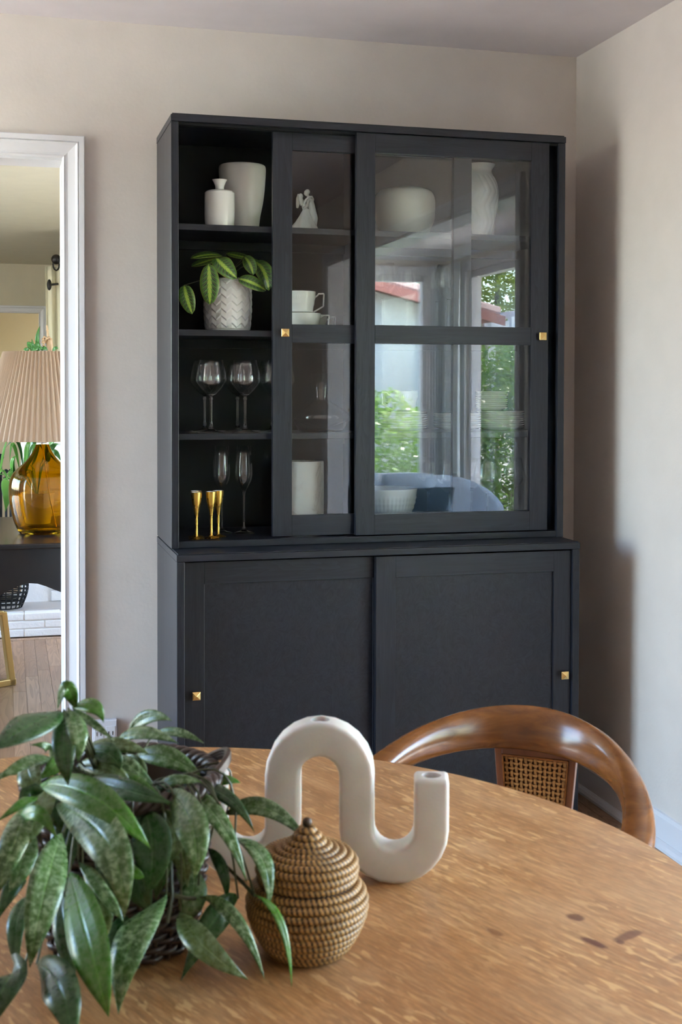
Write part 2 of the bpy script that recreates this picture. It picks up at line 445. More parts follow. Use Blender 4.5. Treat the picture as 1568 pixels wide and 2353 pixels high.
# second room beyond the doorway
RL = (1.2, 4.2, .8, 2.2)
wall_along_y('wall_hall_left', -3.6, -3.6+WT, WT, RY1, 0, CEIL, m_wall2, [RL])
wall_along_x('wall_hall_back', -3.6, 2.2, RY1, RY1+WT, 0, CEIL, m_wall2, [(-1.1, -.165, 0, 2.03)])
wall_along_y('wall_hall_right', 2.2-WT, 2.2, WT, RY1, 0, CEIL, m_wall2, [(.8, 3.0, .8, 2.2)])
wall_along_x('wall_corridor', -3.6, 2.2, 9.6, 9.6+WT, 0, CEIL, mat('corridor_paint', (.62, .52, .33), .7), [])
wall_along_y('wall_corridor_left', -3.6, -3.48, RY1+WT, 9.6, 0, CEIL, m_wall2, [])
wall_along_y('wall_corridor_right', 2.08, 2.2, RY1+WT, 9.6, 0, CEIL, m_wall2, [(8.1, 9.3, .9, 2.1)])
struct('wall_window_return', MB().box(ony(139, 700, 5.1).x, 2.2-WT, 5.1, 5.2, 0, CEIL), m_wall2)
struct('ceiling', MB().box(-3.6, 2.2, WT, 9.7, CEIL, CEIL+.15), m_wall2 if False else wall_paint('hall_ceiling_paint', (.66, .64, .52), .06))
# trims ---------------------------------------------------------------
def casing(name, holes_edge, parent=None): pass
def casing_profile(u):   # (offset across the casing 0..1 from inner edge, thickness)
    return u
CW = .062
prof = [(-.004, 0), (-.004, .009), (.001, .014), (.006, .011), (.012, .010), (.034, .017), (.041, .023), (.044, .018), (.046, .023), (CW-.002, .023), (CW, .021), (CW, 0)]
def casing_run(mb, path, nrm):
    # sweep prof along inner-edge path corners; path: list of (point, outward dir in wall plane)
    i = len(mb.v); n = len(prof); nrm = Vector(nrm)
    for (p, o) in path:
        for (a, b) in prof: mb.v.append(tuple(Vector(p)+Vector(o)*a+nrm*b))
    for k in range(len(path)-1):
        for j in range(n-1): mb.f.append((i+k*n+j, i+k*n+j+1, i+(k+1)*n+j+1, i+(k+1)*n+j))
mb = MB()
casing_run(mb, [((DX1, 0, 0), (1, 0, 0)), ((DX1, 0, DZ+.008), (1, 0, 1)), ((DX0, 0, DZ+.008), (-1, 0, 1)), ((DX0, 0, 0), (-1, 0, 0))], (0, -1, 0))
struct('trim_1', mb, m_trim)
mb = MB().box(DX1-.006, DX1+.001, -.004, WT+.004, 0, DZ-.004).box(DX0-.001, DX0+.012, -.004, WT+.004, 0, DZ+.01).box(DX0, DX1+.008, -.004, WT+.004, DZ-.004, DZ+.014)
struct('trim_2', mb, m_trim)
mb = MB()
casing_run(mb, [((XR, OY1, 0), (0, 1, 0)), ((XR, OY1, OZ), (0, 1, 1)), ((XR, OY0, OZ), (0, -1, 1)), ((XR, OY0, 0), (0, -1, 0))], (-1, 0, 0))
mb.box(XR-.004, XR+WT+.004, OY1-.012, OY1+.002, 0, OZ).box(XR-.004, XR+WT+.004, OY0-.002, OY0+.012, 0, OZ).box(XR-.004, XR+WT+.004, OY0, OY1, OZ-.012, OZ+.002)
struct('trim_3', mb, m_trim)
mb = MB()
casing_run(mb, [((-.165, RY1, 0), (1, 0, 0)), ((-.165, RY1, 2.03), (1, 0, 1)), ((-1.1, RY1, 2.03), (-1, 0, 1)), ((-1.1, RY1, 0), (-1, 0, 0))], (0, -1, 0))
struct('trim_4', mb, m_trim)
def baseboard(name, p, q, nrm, h=.10):
    p, q, nrm = Vector(p), Vector(q), Vector(nrm)
    pr = [(0, 0), (.026, 0), (.0255, .008), (.021, .017), (.013, .0235), (.0105, .024), (.0105, h-.012), (.006, h-.002), (0, h)]
    mb = MB(); mb.prism([(a, b) for a, b in pr], p, nrm, (0, 0, 1), q-p)
    return struct(name, mb, m_trim)
baseboard('baseboard_right', (XR, 0, 0), (XR, OY1+.075, 0), (-1, 0, 0))
baseboard('baseboard_back', (DX1+CW+.001, 0, 0), (0.0, 0, 0), (0, -1, 0))
baseboard('baseboard_corner', (1.212, 0, 0), (XR, 0, 0), (0, -1, 0))
baseboard('baseboard_living_back', (LX, 0, 0), (XR+WT, 0, 0), (0, -1, 0))
baseboard('baseboard_living_right', (LX, 0, 0), (LX, W3[1]+.08, 0), (-1, 0, 0))
baseboard('baseboard_left', (XL, 0, 0), (XL, YB, 0), (1, 0, 0))
# crown moulding in the living room
cm = [(0, 0), (0, .075), (-.018, .07), (-.06, .02), (-.075, 0)]
mb = MB(); mb.prism([(a, b) for a, b in [(0, -.075), (.015, -.07), (.06, -.02), (.07, 0), (0, 0)]], (XR+WT, LY, CEIL), (0, 1, 0), (0, 0, 1), (LX-XR-WT, 0, 0))
mb.prism([(a, b) for a, b in [(0, -.075), (.015, -.07), (.06, -.02), (.07, 0), (0, 0)]], (LX, LY, CEIL), (-1, 0, 0), (0, 0, 1), (0, -LY, 0))
struct('trim_5', mb, m_trim)

# windows -------------------------------------------------------------
def window(name, axis, pos, a0, a1, z0, z1, inward, mull=1):
    """axis 'x': window lies in a plane x=pos spanning y; 'y': plane y=pos spanning x. inward = +-1"""
    f = .05; mb = MB()
    def bx(m, p0, p1, q0, q1, d0, d1):
        d0, d1 = pos-inward*d0, pos-inward*d1; d0, d1 = min(d0, d1), max(d0, d1)
        if axis == 'x': m.box(d0, d1, p0, p1, q0, q1)
        else: m.box(p0, p1, d0, d1, q0, q1)
    bx(mb, a0, a0+f, z0, z1, .02, .10); bx(mb, a1-f, a1, z0, z1, .02, .10)
    bx(mb, a0+f, a1-f, z0, z0+f, .02, .10); bx(mb, a0+f, a1-f, z1-f, z1, .02, .10)
    root = struct(name, mb, m_trim, bevel=.003)
    for k in range(mull):
        c = a0+(a1-a0)*(k+1)/(mull+1); q = MB(); bx(q, c-.018, c+.018, z0+f, z1-f, .035, .085); obj('mullion', q, m_trim, root)
    q = MB(); bx(q, a0-.07, a0, z0-.07, z1+.07, -.018, .0); bx(q, a1, a1+.07, z0-.07, z1+.07, -.018, .0); bx(q, a0, a1, z1, z1+.07, -.018, 0); obj('window_casing', q, m_trim, root)
    q = MB(); bx(q, a0-.09, a1+.09, z0-.025, z0, -.05, .02); obj('window_sill', q, m_trim, root)
    q = MB(); bx(q, a0+f-.004, a1-f+.004, z0+f-.004, z1-f+.004, .058, .062); obj('pane', q, m_pane, root)
    c = (a0+a1)/2; zc = (z0+z1)/2; dpos = pos-inward*.11
    if axis == 'x': portal('portal_'+name, (dpos, c, zc), (inward, 0, 0), a1-a0, z1-z0)
    else: portal('portal_'+name, (c, dpos, zc), (0, inward, 0), a1-a0, z1-z0)
    return root
window('window_1', 'x', LX, *W1[:2], *W1[2:], -1, 0)
window('window_2', 'y', LY, *W2[:2], *W2[2:], 1, 0)
window('added_window_3', 'x', LX, *W3[:2], *W3[2:], -1, 1)
window('window_4', 'x', XL, *LW[:2], *LW[2:], 1, 1)
window('added_window_5', 'x', -3.6+WT, *RL[:2], *RL[2:], 1, 2)  # out of view, added to light the room beyond the doorway
window('added_window_7', 'x', 2.08, 8.1, 9.3, .9, 2.1, -1, 0)  # unseen opening added to brighten the corridor
window('window_6', 'x', 2.2-WT, .8, 3.0, .8, 2.2, -1, 1)

# floor with separate oak strips where the photograph shows them ----------
fl = struct('floor', MB().box(-3.6, LX, LY, 9.7, -.05, -.006), m_floor)
pw, pl = .0572, 1.15
pm = MB().box(.0006, pw-.0006, .0008, pl-.0008, -.006, 0).mesh('plank'); fixn(pm); pm.materials.append(m_floor)
srand(4)
def strips(x0, x1, y0, y1):
    n = int(round((x1-x0)/pw))
    for i in range(n):
        off = random.random()*pl; y = y0-off
        while y < y1:
            if y+pl > y0:
                o = bpy.data.objects.new('plank', pm); col.objects.link(o); o.parent = fl
                o.location = (x0+i*pw, max(y, y0), 0); L = min(y+pl, y1)-max(y, y0)
                o.scale = (1, L/pl, 1)
            y += pl
strips(-1.0, .09, WT, 2.98)
strips(.55, 1.38, -2.9, -.02)
o = obj('plank', MB().box(-1.0, .3, 2.985, 3.04, -.006, 0), m_floor, fl)

# ------------------------------------------------------------------ base cabinet
def knob(parent, x, y, z):
    m = MB(); r = .0095
    m.lathe([(.0055, 0), (.0055, .012), (.007, .014)], (0, 0, 0), 12)
    m.v = [(x+a, y-c, z+b) for a, b, c in m.v]
    s = .0118
    k = MB(); i = 0
    k.v = [(x-s, y-.012, z-s), (x+s, y-.012, z-s), (x+s, y-.012, z+s), (x-s, y-.012, z+s), (x-s, y-.018, z-s), (x+s, y-.018, z-s), (x+s, y-.018, z+s), (x-s, y-.018, z+s), (x, y-.025, z)]
    k.f = [(0, 1, 2, 3), (0, 1, 5, 4), (1, 2, 6, 5), (2, 3, 7, 6), (3, 0, 4, 7), (4, 5, 8), (5, 6, 8), (6, 7, 8), (7, 4, 8)]
    k.f += [tuple(q+9 for q in f) for f in m.f]; k.v += m.v
    return obj('knob', k, m_brass, parent, bevel=.0008)
W = 1.21; DU = .356; DB = .472; ZB = .888; ZT = 2.12; T = .022
base = thing('base_cabinet', 'black stained base cabinet with two sliding solid doors under the glass cabinet', 'cabinet', (W/2, -DB/2, 0))
obj('side_panel', MB().box(.0005, T, -DB+.002, -.004, 0, ZB-.0225), m_bv, base, bevel=.0015)
obj('side_panel', MB().box(W-T, W-.0005, -DB+.002, -.004, 0, ZB-.0225), m_bv, base, bevel=.0015)
mb = MB().box(0, W, -DB, -.003, ZB-.0215, ZB-.003).box(.004, W-.004, -DB+.004, -.003, ZB-.003, ZB)
obj('top_board', mb, m_bh, base, bevel=.001)
obj('back_panel', MB().box(T, W-T, -.012, -.006, .03, ZB-.0225), m_inner, base)
obj('plinth', MB().box(T, W-T, -DB+.035, -DB+.05, 0, .06).box(T, W-T, -DB+.01, -.02, .06, .078), m_bh, base)
def frame_door(parent, xs, zs, yf, th):
    # one joined frame: stiles with upright grain, rails with level grain, a fine joint line where they meet
    g = .0005; X = [xs[0], xs[1]-g, xs[1]+g, xs[2]-g, xs[2]+g, xs[3]]
    mb = MB(); mi = []; nx = len(X); nz = len(zs)
    for y in (yf, yf+th):
        for z in zs:
            for i, x in enumerate(X): mb.v.append((x, y, z))
    N = nx*nz; solid = lambda i, k: 0 <= i < nx-1 and 0 <= k < nz-1 and (i in (0, nx-2) or k % 2 == 0)
    v = lambda i, k, b: b*N+k*nx+i
    for k in range(nz-1):
        for i in range(nx-1):
            if not solid(i, k): continue
            m_ = 0 if i in (0, nx-2) else (2 if i in (1, nx-3) else 1)
            fs = [(v(i, k, 0), v(i+1, k, 0), v(i+1, k+1, 0), v(i, k+1, 0)), (v(i, k, 1), v(i, k+1, 1), v(i+1, k+1, 1), v(i+1, k, 1))]
            if not solid(i-1, k): fs.append((v(i, k, 0), v(i, k+1, 0), v(i, k+1, 1), v(i, k, 1)))
            if not solid(i+1, k): fs.append((v(i+1, k, 0), v(i+1, k, 1), v(i+1, k+1, 1), v(i+1, k+1, 0)))
            if not solid(i, k-1): fs.append((v(i, k, 0), v(i, k, 1), v(i+1, k, 1), v(i+1, k, 0)))
            if not solid(i, k+1): fs.append((v(i, k+1, 0), v(i+1, k+1, 0), v(i+1, k+1, 1), v(i, k+1, 1)))
            mb.f += fs; mi += [m_]*len(fs)
    d = obj('door', mb, m_bv, parent, bevel=.0014)
    d.data.materials.append(m_bh); d.data.materials.append(m_inner)
    for p, q in zip(d.data.polygons, mi): p.material_index = q
    return d
def solid_door(x0, x1, yf, z0, z1, sl, sr):
    d = frame_door(base, [x0, x0+sl, x1-sr, x1], [z0, z0+.06, z1-.062, z1], yf, .02)
    obj('door_panel', MB().box(x0+sl-.003, x1-sr+.003, yf+.009, yf+.013, z0+.058, z1-.060), m_bp, d)
    return d
d = solid_door(.026, .634, -.428, .082, .858, .058, .058); knob(d, .058, -.428, .486)
d = solid_door(.576, 1.187, -.458, .082, .861, .060, .056); knob(d, 1.162, -.458, .488)

# ------------------------------------------------------------------ glass cabinet on top
up = thing('glass_cabinet', 'black stained display cabinet with sliding glass doors on the base cabinet', 'cabinet', (W/2, -DU/2, ZB))
obj('side_panel', MB().box(.0008, T, -DU+.002, -.004, ZB, ZT-.0225), m_bv, up, bevel=.0015)
obj('side_panel', MB().box(W-T, W-.0008, -DU+.002, -.004, ZB, ZT-.0225), m_bv, up, bevel=.0015)
obj('top_board', MB().box(0, W, -DU, -.003, ZT-.0215, ZT-.003).box(.004, W-.004, -DU+.004, -.003, ZT-.003, ZT+.001), m_bh, up, bevel=.001)
obj('bottom_board', MB().box(T, W-T, -DU+.006, -.012, ZB+.001, ZB+.020), m_bh, up, bevel=.001)
obj('track', MB().box(T, W-T, -DU+.012, -DU+.016, ZT-.030, ZT-.0225).box(T, W-T, -DU+.034, -DU+.040, ZT-.030, ZT-.0225), m_inner, up)
obj('back_panel', MB().box(T, W-T, -.012, -.006, ZB+.02, ZT-.0225), m_inner, up)
obj('divider', MB().box(.596, .614, -.285, -.012, ZB+.02, ZT-.0225), m_inner, up, bevel=.001)
SH = (1.820, 1.515, 1.213)
for z in SH:
    for (a, b) in ((T, .596), (.614, W-T)):
        obj('shelf', MB().box(a, b, -.283, -.014, z-.018, z), m_bh, up, bevel=.0012)
        obj('shelf_rail', MB().box(a, b, -.032, -.0125, z-.045, z-.019), m_inner, up)
def glass_door(x0, x1, yf, z0, z1):
    s = .0585
    d = frame_door(up, [x0, x0+s, x1-s, x1], [z0, .972, 1.479, 1.533, 2.041, z1], yf, .018)
    for (a, b) in ((.972, 1.479), (1.533, 2.041)):
        obj('glass_pane', MB().box(x0+s-.004, x1-s+.004, yf+.0075, yf+.0115, a-.004, b+.004), m_dpane, d)
    return d
d = glass_door(.301, .917, -.318, .911, 2.097); knob(d, .335, -.318, 1.507)
d = glass_door(.546, 1.159, -.346, .911, 2.097); knob(d, 1.134, -.346, 1.506)

# ------------------------------------------------------------------ lathe items placed on shelves
def spx(px, py, Y, zbase, prof, seg=48, yoff=0):
    """profile given as (half width px, py) of the silhouette at centre column px, in the plane y=Y -> metric radius / height above zbase"""
    p = ony(px, py, Y); D = depth(p); s = D/FPX
    out = []
    for (hw, y) in prof:
        z = zbase if y is None else ony(px, y, Y).z
        out.append((hw*s, max(0., z-zbase)))
    return (p.x, Y, zbase), out
def closedjar(prof, wall=.004, depth_=None):
    """outer profile up, then an inner wall down: an open vessel"""
    top = prof[-1]; inner = []
    for r, z in reversed(prof):
        if r-wall > .002 and z > prof[0][1]+wall*1.2: inner.append((r-wall, z))
    inner = [(inner[0][0], top[1])]+inner[1:] if inner else []
    zb = prof[0][1]+wall*1.3
    return [(0, prof[0][1])]+prof+inner+[(0, zb)]
def smooth_prof(p, n=6):
    out = []
    q = [p[0]]+list(p)+[p[-1]]
    for i in range(1, len(q)-2):
        for k in range(n):
            t_ = k/n; a = []
            for d_ in (0, 1):
                p0, p1, p2, p3 = q[i-1][d_], q[i][d_], q[i+1][d_], q[i+2][d_]
                a.append(.5*((2*p1)+(-p0+p2)*t_+(2*p0-5*p1+4*p2-p3)*t_*t_+(-p0+3*p1-3*p2+p3)*t_**3))
            out.append((max(a[0], 0), a[1]))
    out.append(tuple(p[-1])); return out

S1, S2, S3, S4 = SH[0]+.0005, SH[1]+.0005, SH[2]+.0005, ZB+.0205
# small bottle vase and tall beaker vase
loc, pr = spx(505, 480, -.215, S1, [(33, None), (34.5, 500), (34.5, 450), (33.5, 443), (29, 439.5), (20, 437.5), (11, 436.5), (10.2, 434), (10.5, 428), (14, 419), (17.2, 413.5)])
solo('bottle_vase', MB().lathe(closedjar(smooth_prof(pr, 4), .003), seg=56), m_white, 'small white bottle vase with a flared neck on the top left shelf', 'vase', loc, smooth=True, angle=60)
loc, pr = spx(557, 450, -.115, S1, [(37, None), (41, 500), (47, 470), (51, 440), (53.5, 405), (54, 390), (53, 383.5), (50.5, 381)])
solo('beaker_vase', MB().lathe(closedjar(smooth_prof(pr, 5), .006), seg=64), m_ceramic, 'large off-white tapered vase behind the small bottle vase', 'vase', loc, smooth=True, angle=60)
# round squat vase and fluted vase in the right compartment
loc, pr = spx(931, 480, -.15, S1, [(54, None), (61, 524), (68, 505), (70, 480), (69, 458), (62, 443), (48, 436), (36, 434.5)])
solo('squat_vase', MB().lathe(closedjar(smooth_prof(pr, 5), .005), seg=64), m_ceramic, 'wide squat off-white vase behind the right glass door', 'vase', loc, smooth=True, angle=60)
loc, pr = spx(1103, 450, -.15, S1, [(31, None), (34, 515), (40, 480), (42.5, 452), (40, 425), (32, 406), (27.5, 397), (28, 391), (33, 384), (35.5, 379)])
pr2 = smooth_prof(pr, 7); hh = pr2[-1][1]
def flute(a, z, k):
    if z < .004 or z > hh*.84 or k > len(pr2): return 0
    ph = 18*a + 7.5*abs(((z/hh*2.4) % 1)*2-1); return .0022*abs(math.cos(ph/2))**.7-.001
solo('fluted_vase', MB().lathe(closedjar(pr2, .004), seg=160, fn=flute), m_white, 'tall white vase with zigzag fluting behind the right glass door', 'vase', loc, smooth=True, angle=180)

# dancing couple figurine --------------------------------------------------
def weld(name, mb, m, parent, voxel, loc=(0, 0, 0), local=True):
    me = mb.mesh(name); fixn(me); o = bpy.data.objects.new(name, me); col.objects.link(o)
    r = o.modifiers.new('r', 'REMESH'); r.mode = 'VOXEL'; r.voxel_size = voxel
    s = o.modifiers.new('s', 'SMOOTH'); s.factor = .5; s.iterations = 3
    nm = bpy.data.meshes.new_from_object(o.evaluated_get(bpy.context.evaluated_depsgraph_get()))
    bpy.data.objects.remove(o); nm.name = name; nm.materials.clear(); nm.materials.append(m)
    for p in nm.polygons: p.use_smooth = True
    o = bpy.data.objects.new(name, nm); col.objects.link(o); o.parent = parent; o.location = loc
    return o
fy = -.17; p0 = ony(700, 470, fy); fs = depth(p0)/FPX
def fp(px, py, dy=0): return Vector(((px-700)*fs, dy, (523-py)*fs))
fig = thing('figurine', 'white porcelain figurine of a dancing couple behind the left glass door', 'figurine', (p0.x, fy, S1))
srand(2)
# swirling skirt of the dress
mb = MB(); lv = 26; sg = 60
for k in range(lv):
    tt = k/(lv-1); cx = (700+9*(tt-.0)*0.4 - 2*(1-tt))*1.0; cx = 699.5+4.5*tt
    r = (29.5*(1-tt)**1.15+7.5)*fs
    for j in range(sg):
        a = 2*PI*j/sg; fold = 1+.09*(1-tt)*math.sin(9*a+tt*5)+.04*math.sin(17*a-tt*9)*(1-tt)
        mb.v.append(((cx-700)*fs+r*fold*math.cos(a), r*fold*math.sin(a)*.8, tt*54*fs))
for k in range(lv-1):
    for j in range(sg): mb.f.append((k*sg+j, k*sg+(j+1) % sg, (k+1)*sg+(j+1) % sg, (k+1)*sg+j))
mb.f.append(tuple(range(sg)))
obj('skirt', mb, m_white, fig, smooth=True, angle=80, local=True)
a = lambda x, y, d=0: tuple(fp(x, y, d))
def limb(mb, pts, rr): mb.tube([a(*p) for p in pts], [r*fs for r in rr], 12)
def ball(mb, p, r, sc_=(1, 1, 1)): mb.sphere(a(*p), r*fs, 16, 10, sc_)
g = MB()   # man in a long coat
limb(g, [(718, 521), (721, 505), (722, 490), (719, 474), (716, 460), (713, 448), (711, 443)], [5, 8.5, 10, 9, 8.5, 7.5, 3])
ball(g, (712, 452), 8.2, (1, 1, .75)); limb(g, [(711, 446), (708, 438)], [3.4, 3.2]); ball(g, (705, 432), 6.6, (.95, .9, 1.1)); ball(g, (707, 429.5), 6.2)
ball(g, (699.6, 434), 1.3); limb(g, [(708, 450, -.010), (704, 462, -.014), (698, 468, -.013), (695, 467, -.010)], [3.6, 3.3, 2.8, 2.4])
limb(g, [(714, 450, .010), (708, 462, .012), (700, 470, .010)], [3.4, 3, 2.6])
weld('gentleman', g, m_white, fig, .0007)
g = MB()   # woman leaning back, long hair, arm round his shoulders
limb(g, [(703, 478), (702, 470), (699, 462), (697, 455), (695, 450)], [8, 6.4, 6, 6.6, 4]); limb(g, [(696, 452), (693, 445)], [3, 2.8])
ball(g, (691, 440), 5.8, (1, .9, 1.12)); ball(g, (695.8, 441.5), 1.2)
limb(g, [(689, 436, .003), (685.5, 446, .004), (685, 458, .004), (683.5, 467, .004)], [5, 5, 4.6, 2.6]); limb(g, [(690, 438, -.004), (690, 450, -.005), (692, 462, -.005)], [4.6, 4.2, 2.6])
limb(g, [(698, 457, -.008), (701, 449, -.011), (708, 442, -.013), (716, 441, -.008), (720.5, 446, -.003), (720, 451, 0)], [3, 2.6, 2.5, 2.5, 2.3, 2])
weld('lady', g, m_white, fig, .0007)

# stemware ------------------------------------------------------------------
def stem_mesh(name, outer, wall, seg=40):
    """outer: profile from foot edge ... to rim; bowl inner added from index where r grows above stem"""
    o, bi = outer
    prof_ = [(0, 0)]+o
    inner = [(max(r-wall, 0), z) for r, z in reversed(o[bi:])]
    inner = [(inner[0][0], o[-1][1])]+inner[1:]
    inner = [q for q in inner if q[1] > o[bi][1]+wall]
    prof_ += inner+[(0, o[bi][1]+wall*1.5)]
    me = MB().lathe(prof_, seg=seg).mesh(name); fixn(me); me.materials.append(m_crystal); me.materials.append(m_bowlglass)
    for p in me.polygons: p.material_index = 1 if p.center.z > o[bi][1]+wall*2.5 else 0
    for p in me.polygons: p.use_smooth = True
    return me
k = 1/772.
wine_o = [(31, 0), (31, .8), (20, 3), (9, 6), (5.5, 10), (4.3, 16), (3, 24), (2.8, 45), (3, 70), (3.6, 75), (4.6, 78), (3.2, 82), (5, 84.5), (12, 88), (22, 98), (30, 108), (34.5, 116), (35, 121), (33.5, 135), (30, 152), (27.2, 165.5)]
wine_o = [(r*k, z*k) for r, z in wine_o]
me_wine = stem_mesh('wine_glass', (wine_o, 12), .0011)
flute_o = [(24, 0), (24, .8), (14, 3), (6, 6), (3.6, 11), (2.2, 18), (1.9, 50), (2.2, 88), (4, 96), (8, 103), (14, 112), (19.5, 124), (21.5, 138), (21, 155), (18.8, 178), (16.2, 203)]
flute_o = [(r*k, z*k) for r, z in flute_o]
me_flute = stem_mesh('champagne_flute', (flute_o, 8), .0010)
def stand(me, name, px, Y, zb, label, cat, group, scl=1):
    o = bpy.data.objects.new(name, me); col.objects.link(o); p = ony(px, 900, Y); o.location = (p.x, Y, zb+.0006); o.scale = (scl,)*3
    o.rotation_euler = (0, 0, px*.37)
    return tag(o, label, cat, group)
for px, Y, lb in ((485.4, -.235, 'clear wine glass at the front left of the wine glass shelf'), (563.5, -.235, 'clear wine glass at the front middle of the wine glass shelf'), (643, -.235, 'clear wine glass half hidden by the left glass door frame'),
                  (471, -.125, 'clear wine glass behind the front left wine glass'), (546, -.125, 'clear wine glass behind the front middle wine glass'), (626, -.125, 'clear wine glass at the back beside the door frame')):
    stand(me_wine, 'wine_glass', px, Y, S3, lb, 'wine glass', 'wine glasses on the third shelf')
for px, Y, lb in ((510, -.17, 'slim champagne flute standing behind the gold cups'), (561, -.185, 'slim champagne flute to the right of the gold cups')):
    stand(me_flute, 'champagne_flute', px, Y, S4, lb, 'champagne flute', 'champagne flutes on the cabinet floor')
for px, Y, w_ in ((936, -.10, 'second from left'), (1004, -.10, 'second from right'), (1030, -.215, 'furthest right'), (880, -.2, 'furthest left')):
    stand(me_wine, 'wine_glass', px, Y, S2, 'wine glass behind the right door on the shelf beneath the squat vase, '+w_, 'wine glass', 'wine glasses behind the right door, upper shelf')
for px, Y, w_ in ((985, -.09, 'leftmost'), (1035, -.21, 'second from left'), (1085, -.09, 'middle one'), (1122, -.22, 'second from right'), (1175, -.14, 'rightmost')):
    stand(me_wine, 'wine_glass', px, Y, S4, 'wine glass on the cabinet floor behind the right door, '+w_+' of five', 'wine glass', 'wine glasses behind the right door, cabinet floor')
# decanter
loc, pr = spx(738, 940, -.15, S3, [(45, None), (50, 992), (66, 966), (71, 959), (66, 951), (45, 935), (26, 924), (20, 918), (22, 905), (29, 858)])
me = stem_mesh('decanter', (pr, 1), .0022, 64)
o = bpy.data.objects.new('decanter', me); col.objects.link(o); o.location = loc; tag(o, 'clear glass decanter with a wide low body behind the left glass door', 'decanter')
# gold flutes with white inside
gp = [(18, 0), (18.5, .6), (14, 2.4), (6, 4.5), (3.4, 8), (3.0, 25), (3.2, 46), (4.6, 58), (7.5, 70), (10.5, 84), (12, 97), (12.6, 107)]
gp = [(r/790, z/790) for r, z in gp]
proto = None
m_enamel = mat('white_enamel', (.85, .85, .85), .3)
for px, Y, lb in ((452, -.302, 'small gold goblet with white lining nearest the left side of the cabinet'), (451, -.255, 'small gold goblet hidden behind the leftmost gold goblet'), (486, -.292, 'small gold goblet in the middle of the group'), (502, -.262, 'small gold goblet at the right of the group in front of a flute')):
    if proto is None:
        proto = thing('gold_goblet', lb, 'goblet', (0, 0, 0), 0, 'gold goblets on the cabinet floor')
        obj('cup', MB().lathe([(0, 0)]+gp+[(gp[-1][0]-.0012, gp[-1][1])], seg=32), m_gold, proto, smooth=True, angle=60, local=True)
        obj('lining', MB().lathe([(gp[-1][0]-.0012, gp[-1][1])]+[(max(r-.0014, 0), z) for r, z in reversed(gp[8:-1])]+[(0, gp[8][1])], seg=32), m_enamel, proto, smooth=True, local=True, label='white enamel lining')
        o = proto
    else:
        o = copy_tree(proto); o['label'] = lb
    p = ony(px, 1200, Y); o.location = (p.x, Y, S4+.0006); proto = proto
# marble cylinder vase, woven bowl
loc, pr = spx(702, 1120, -.15, S4, [(42, None), (42.5, 1175), (42.5, 1062), (41.5, 1059)])
solo('marble_vase', MB().lathe(closedjar(pr, .006), seg=64), m_marble, 'white marble cylinder vase on the cabinet floor behind the left glass door', 'vase', loc, smooth=True)
loc, pr = spx(889, 1150, -.175, S4, [(46, None), (54, 1185), (62, 1165), (67, 1145), (70.5, 1121)])
pr = smooth_prof(pr, 7)
wv = lambda a, z, k_: .0016*math.sin(22*a+190*z)*math.sin(22*a-190*z) if .006 < z < pr[-1][1]*.8 and k_ < len(pr) else 0
solo('woven_bowl', MB().lathe(closedjar(pr, .004), seg=200, fn=wv), m_white, 'white bowl with a woven leaf relief on the cabinet floor', 'bowl', loc, smooth=True, angle=180)

# cups with angular handles ----------------------------------------------------
def cup(label, px, Y, zb, hwt, hwb, h, side, group='angular handled cups'):
    p = ony(px, 700, Y); s = depth(p)/FPX
    t_ = thing('cup', label, 'cup', (p.x, Y, zb+.0005), 0, group)
    prof_ = smooth_prof([(hwb*.8*s, 0), (hwb*s, .002), (hwb*1.0*s, h*.12*s), (hwt*.965*s, h*.7*s), (hwt*s, h*s)], 8)
    H = h*s
    rib = lambda a, z, k_: (.0006*math.sin(z*1500) if z < H*.62 else (.0009*max(0, math.sin(44*a)) if .68*H < z < .80*H else 0)) if k_ < len(prof_) and z > .004 else 0
    obj('bowl', MB().lathe(closedjar(prof_, .0028), seg=132, fn=rib), m_white, t_, smooth=True, angle=180, local=True)
    r = hwt*s; q = side
    pth = [(q*(r-.003), 0, H*.72), (q*(r+.008), 0, H*.86), (q*(r+.010), 0, H*.92), (q*(r+.026), 0, H*.93), (q*(r+.027), 0, H*.90), (q*(r+.025), 0, H*.34), (q*(r+.022), 0, H*.31), (q*(r+.008), 0, H*.18), (q*(r-.006), 0, H*.06)]
    obj('handle', MB().tube(pth, .0024, 8), m_white, t_, smooth=True, local=True)
    return t_
zc = S2
cup('white cup at the bottom of the stack with a beaded rim', 692, -.21, zc, 46, 38, 42, 1)
cup('white cup stacked on top behind the left glass door', 688, -.21, zc+.0565, 38, 32, 49, 1)
cup('white cup behind the stack, its handle showing furthest right', 707, -.105, zc, 46, 38, 42, 1)
cup('white cup standing on the stack of plates behind the right door', 929, -.17, S3+.0630, 33, 27, 45, -1)
# plates ---------------------------------------------------------------------
def plate_mesh(r, h):
    me = MB().lathe([(0, .0), (r*.55, 0), (r*.6, .001), (r*.96, h*.75), (r, h), (r*.985, h+.0012), (r*.6, .0035), (0, .003)], seg=48).mesh('plate'); fixn(me)
    me.materials.append(m_white)
    for p in me.polygons: p.use_smooth = True
    return me
pmA = plate_mesh(.0775, .012); pmB = plate_mesh(.052, .010)
ORD = ['lowest', 'second lowest', 'third lowest', 'fourth lowest', 'fifth lowest', 'sixth lowest', 'seventh lowest', 'eighth lowest', 'ninth lowest']
def plates(px, Y, zb, n, me, step, label, group):
    p = ony(px, 970, Y)
    for i in range(n):
        o = bpy.data.objects.new('plate', me); col.objects.link(o); o.location = (p.x, Y, zb+i*step); tag(o, ORD[i]+label, 'plate', group)
plates(926, -.17, S3+.0005, 8, pmA, .0068, ' plate in the white stack that carries the cup behind the right door', 'plates under the cup')
plates(1052, -.13, S3+.0005, 7, pmA, .0068, ' plate in the white middle stack behind the right door', 'plates of the middle stack')
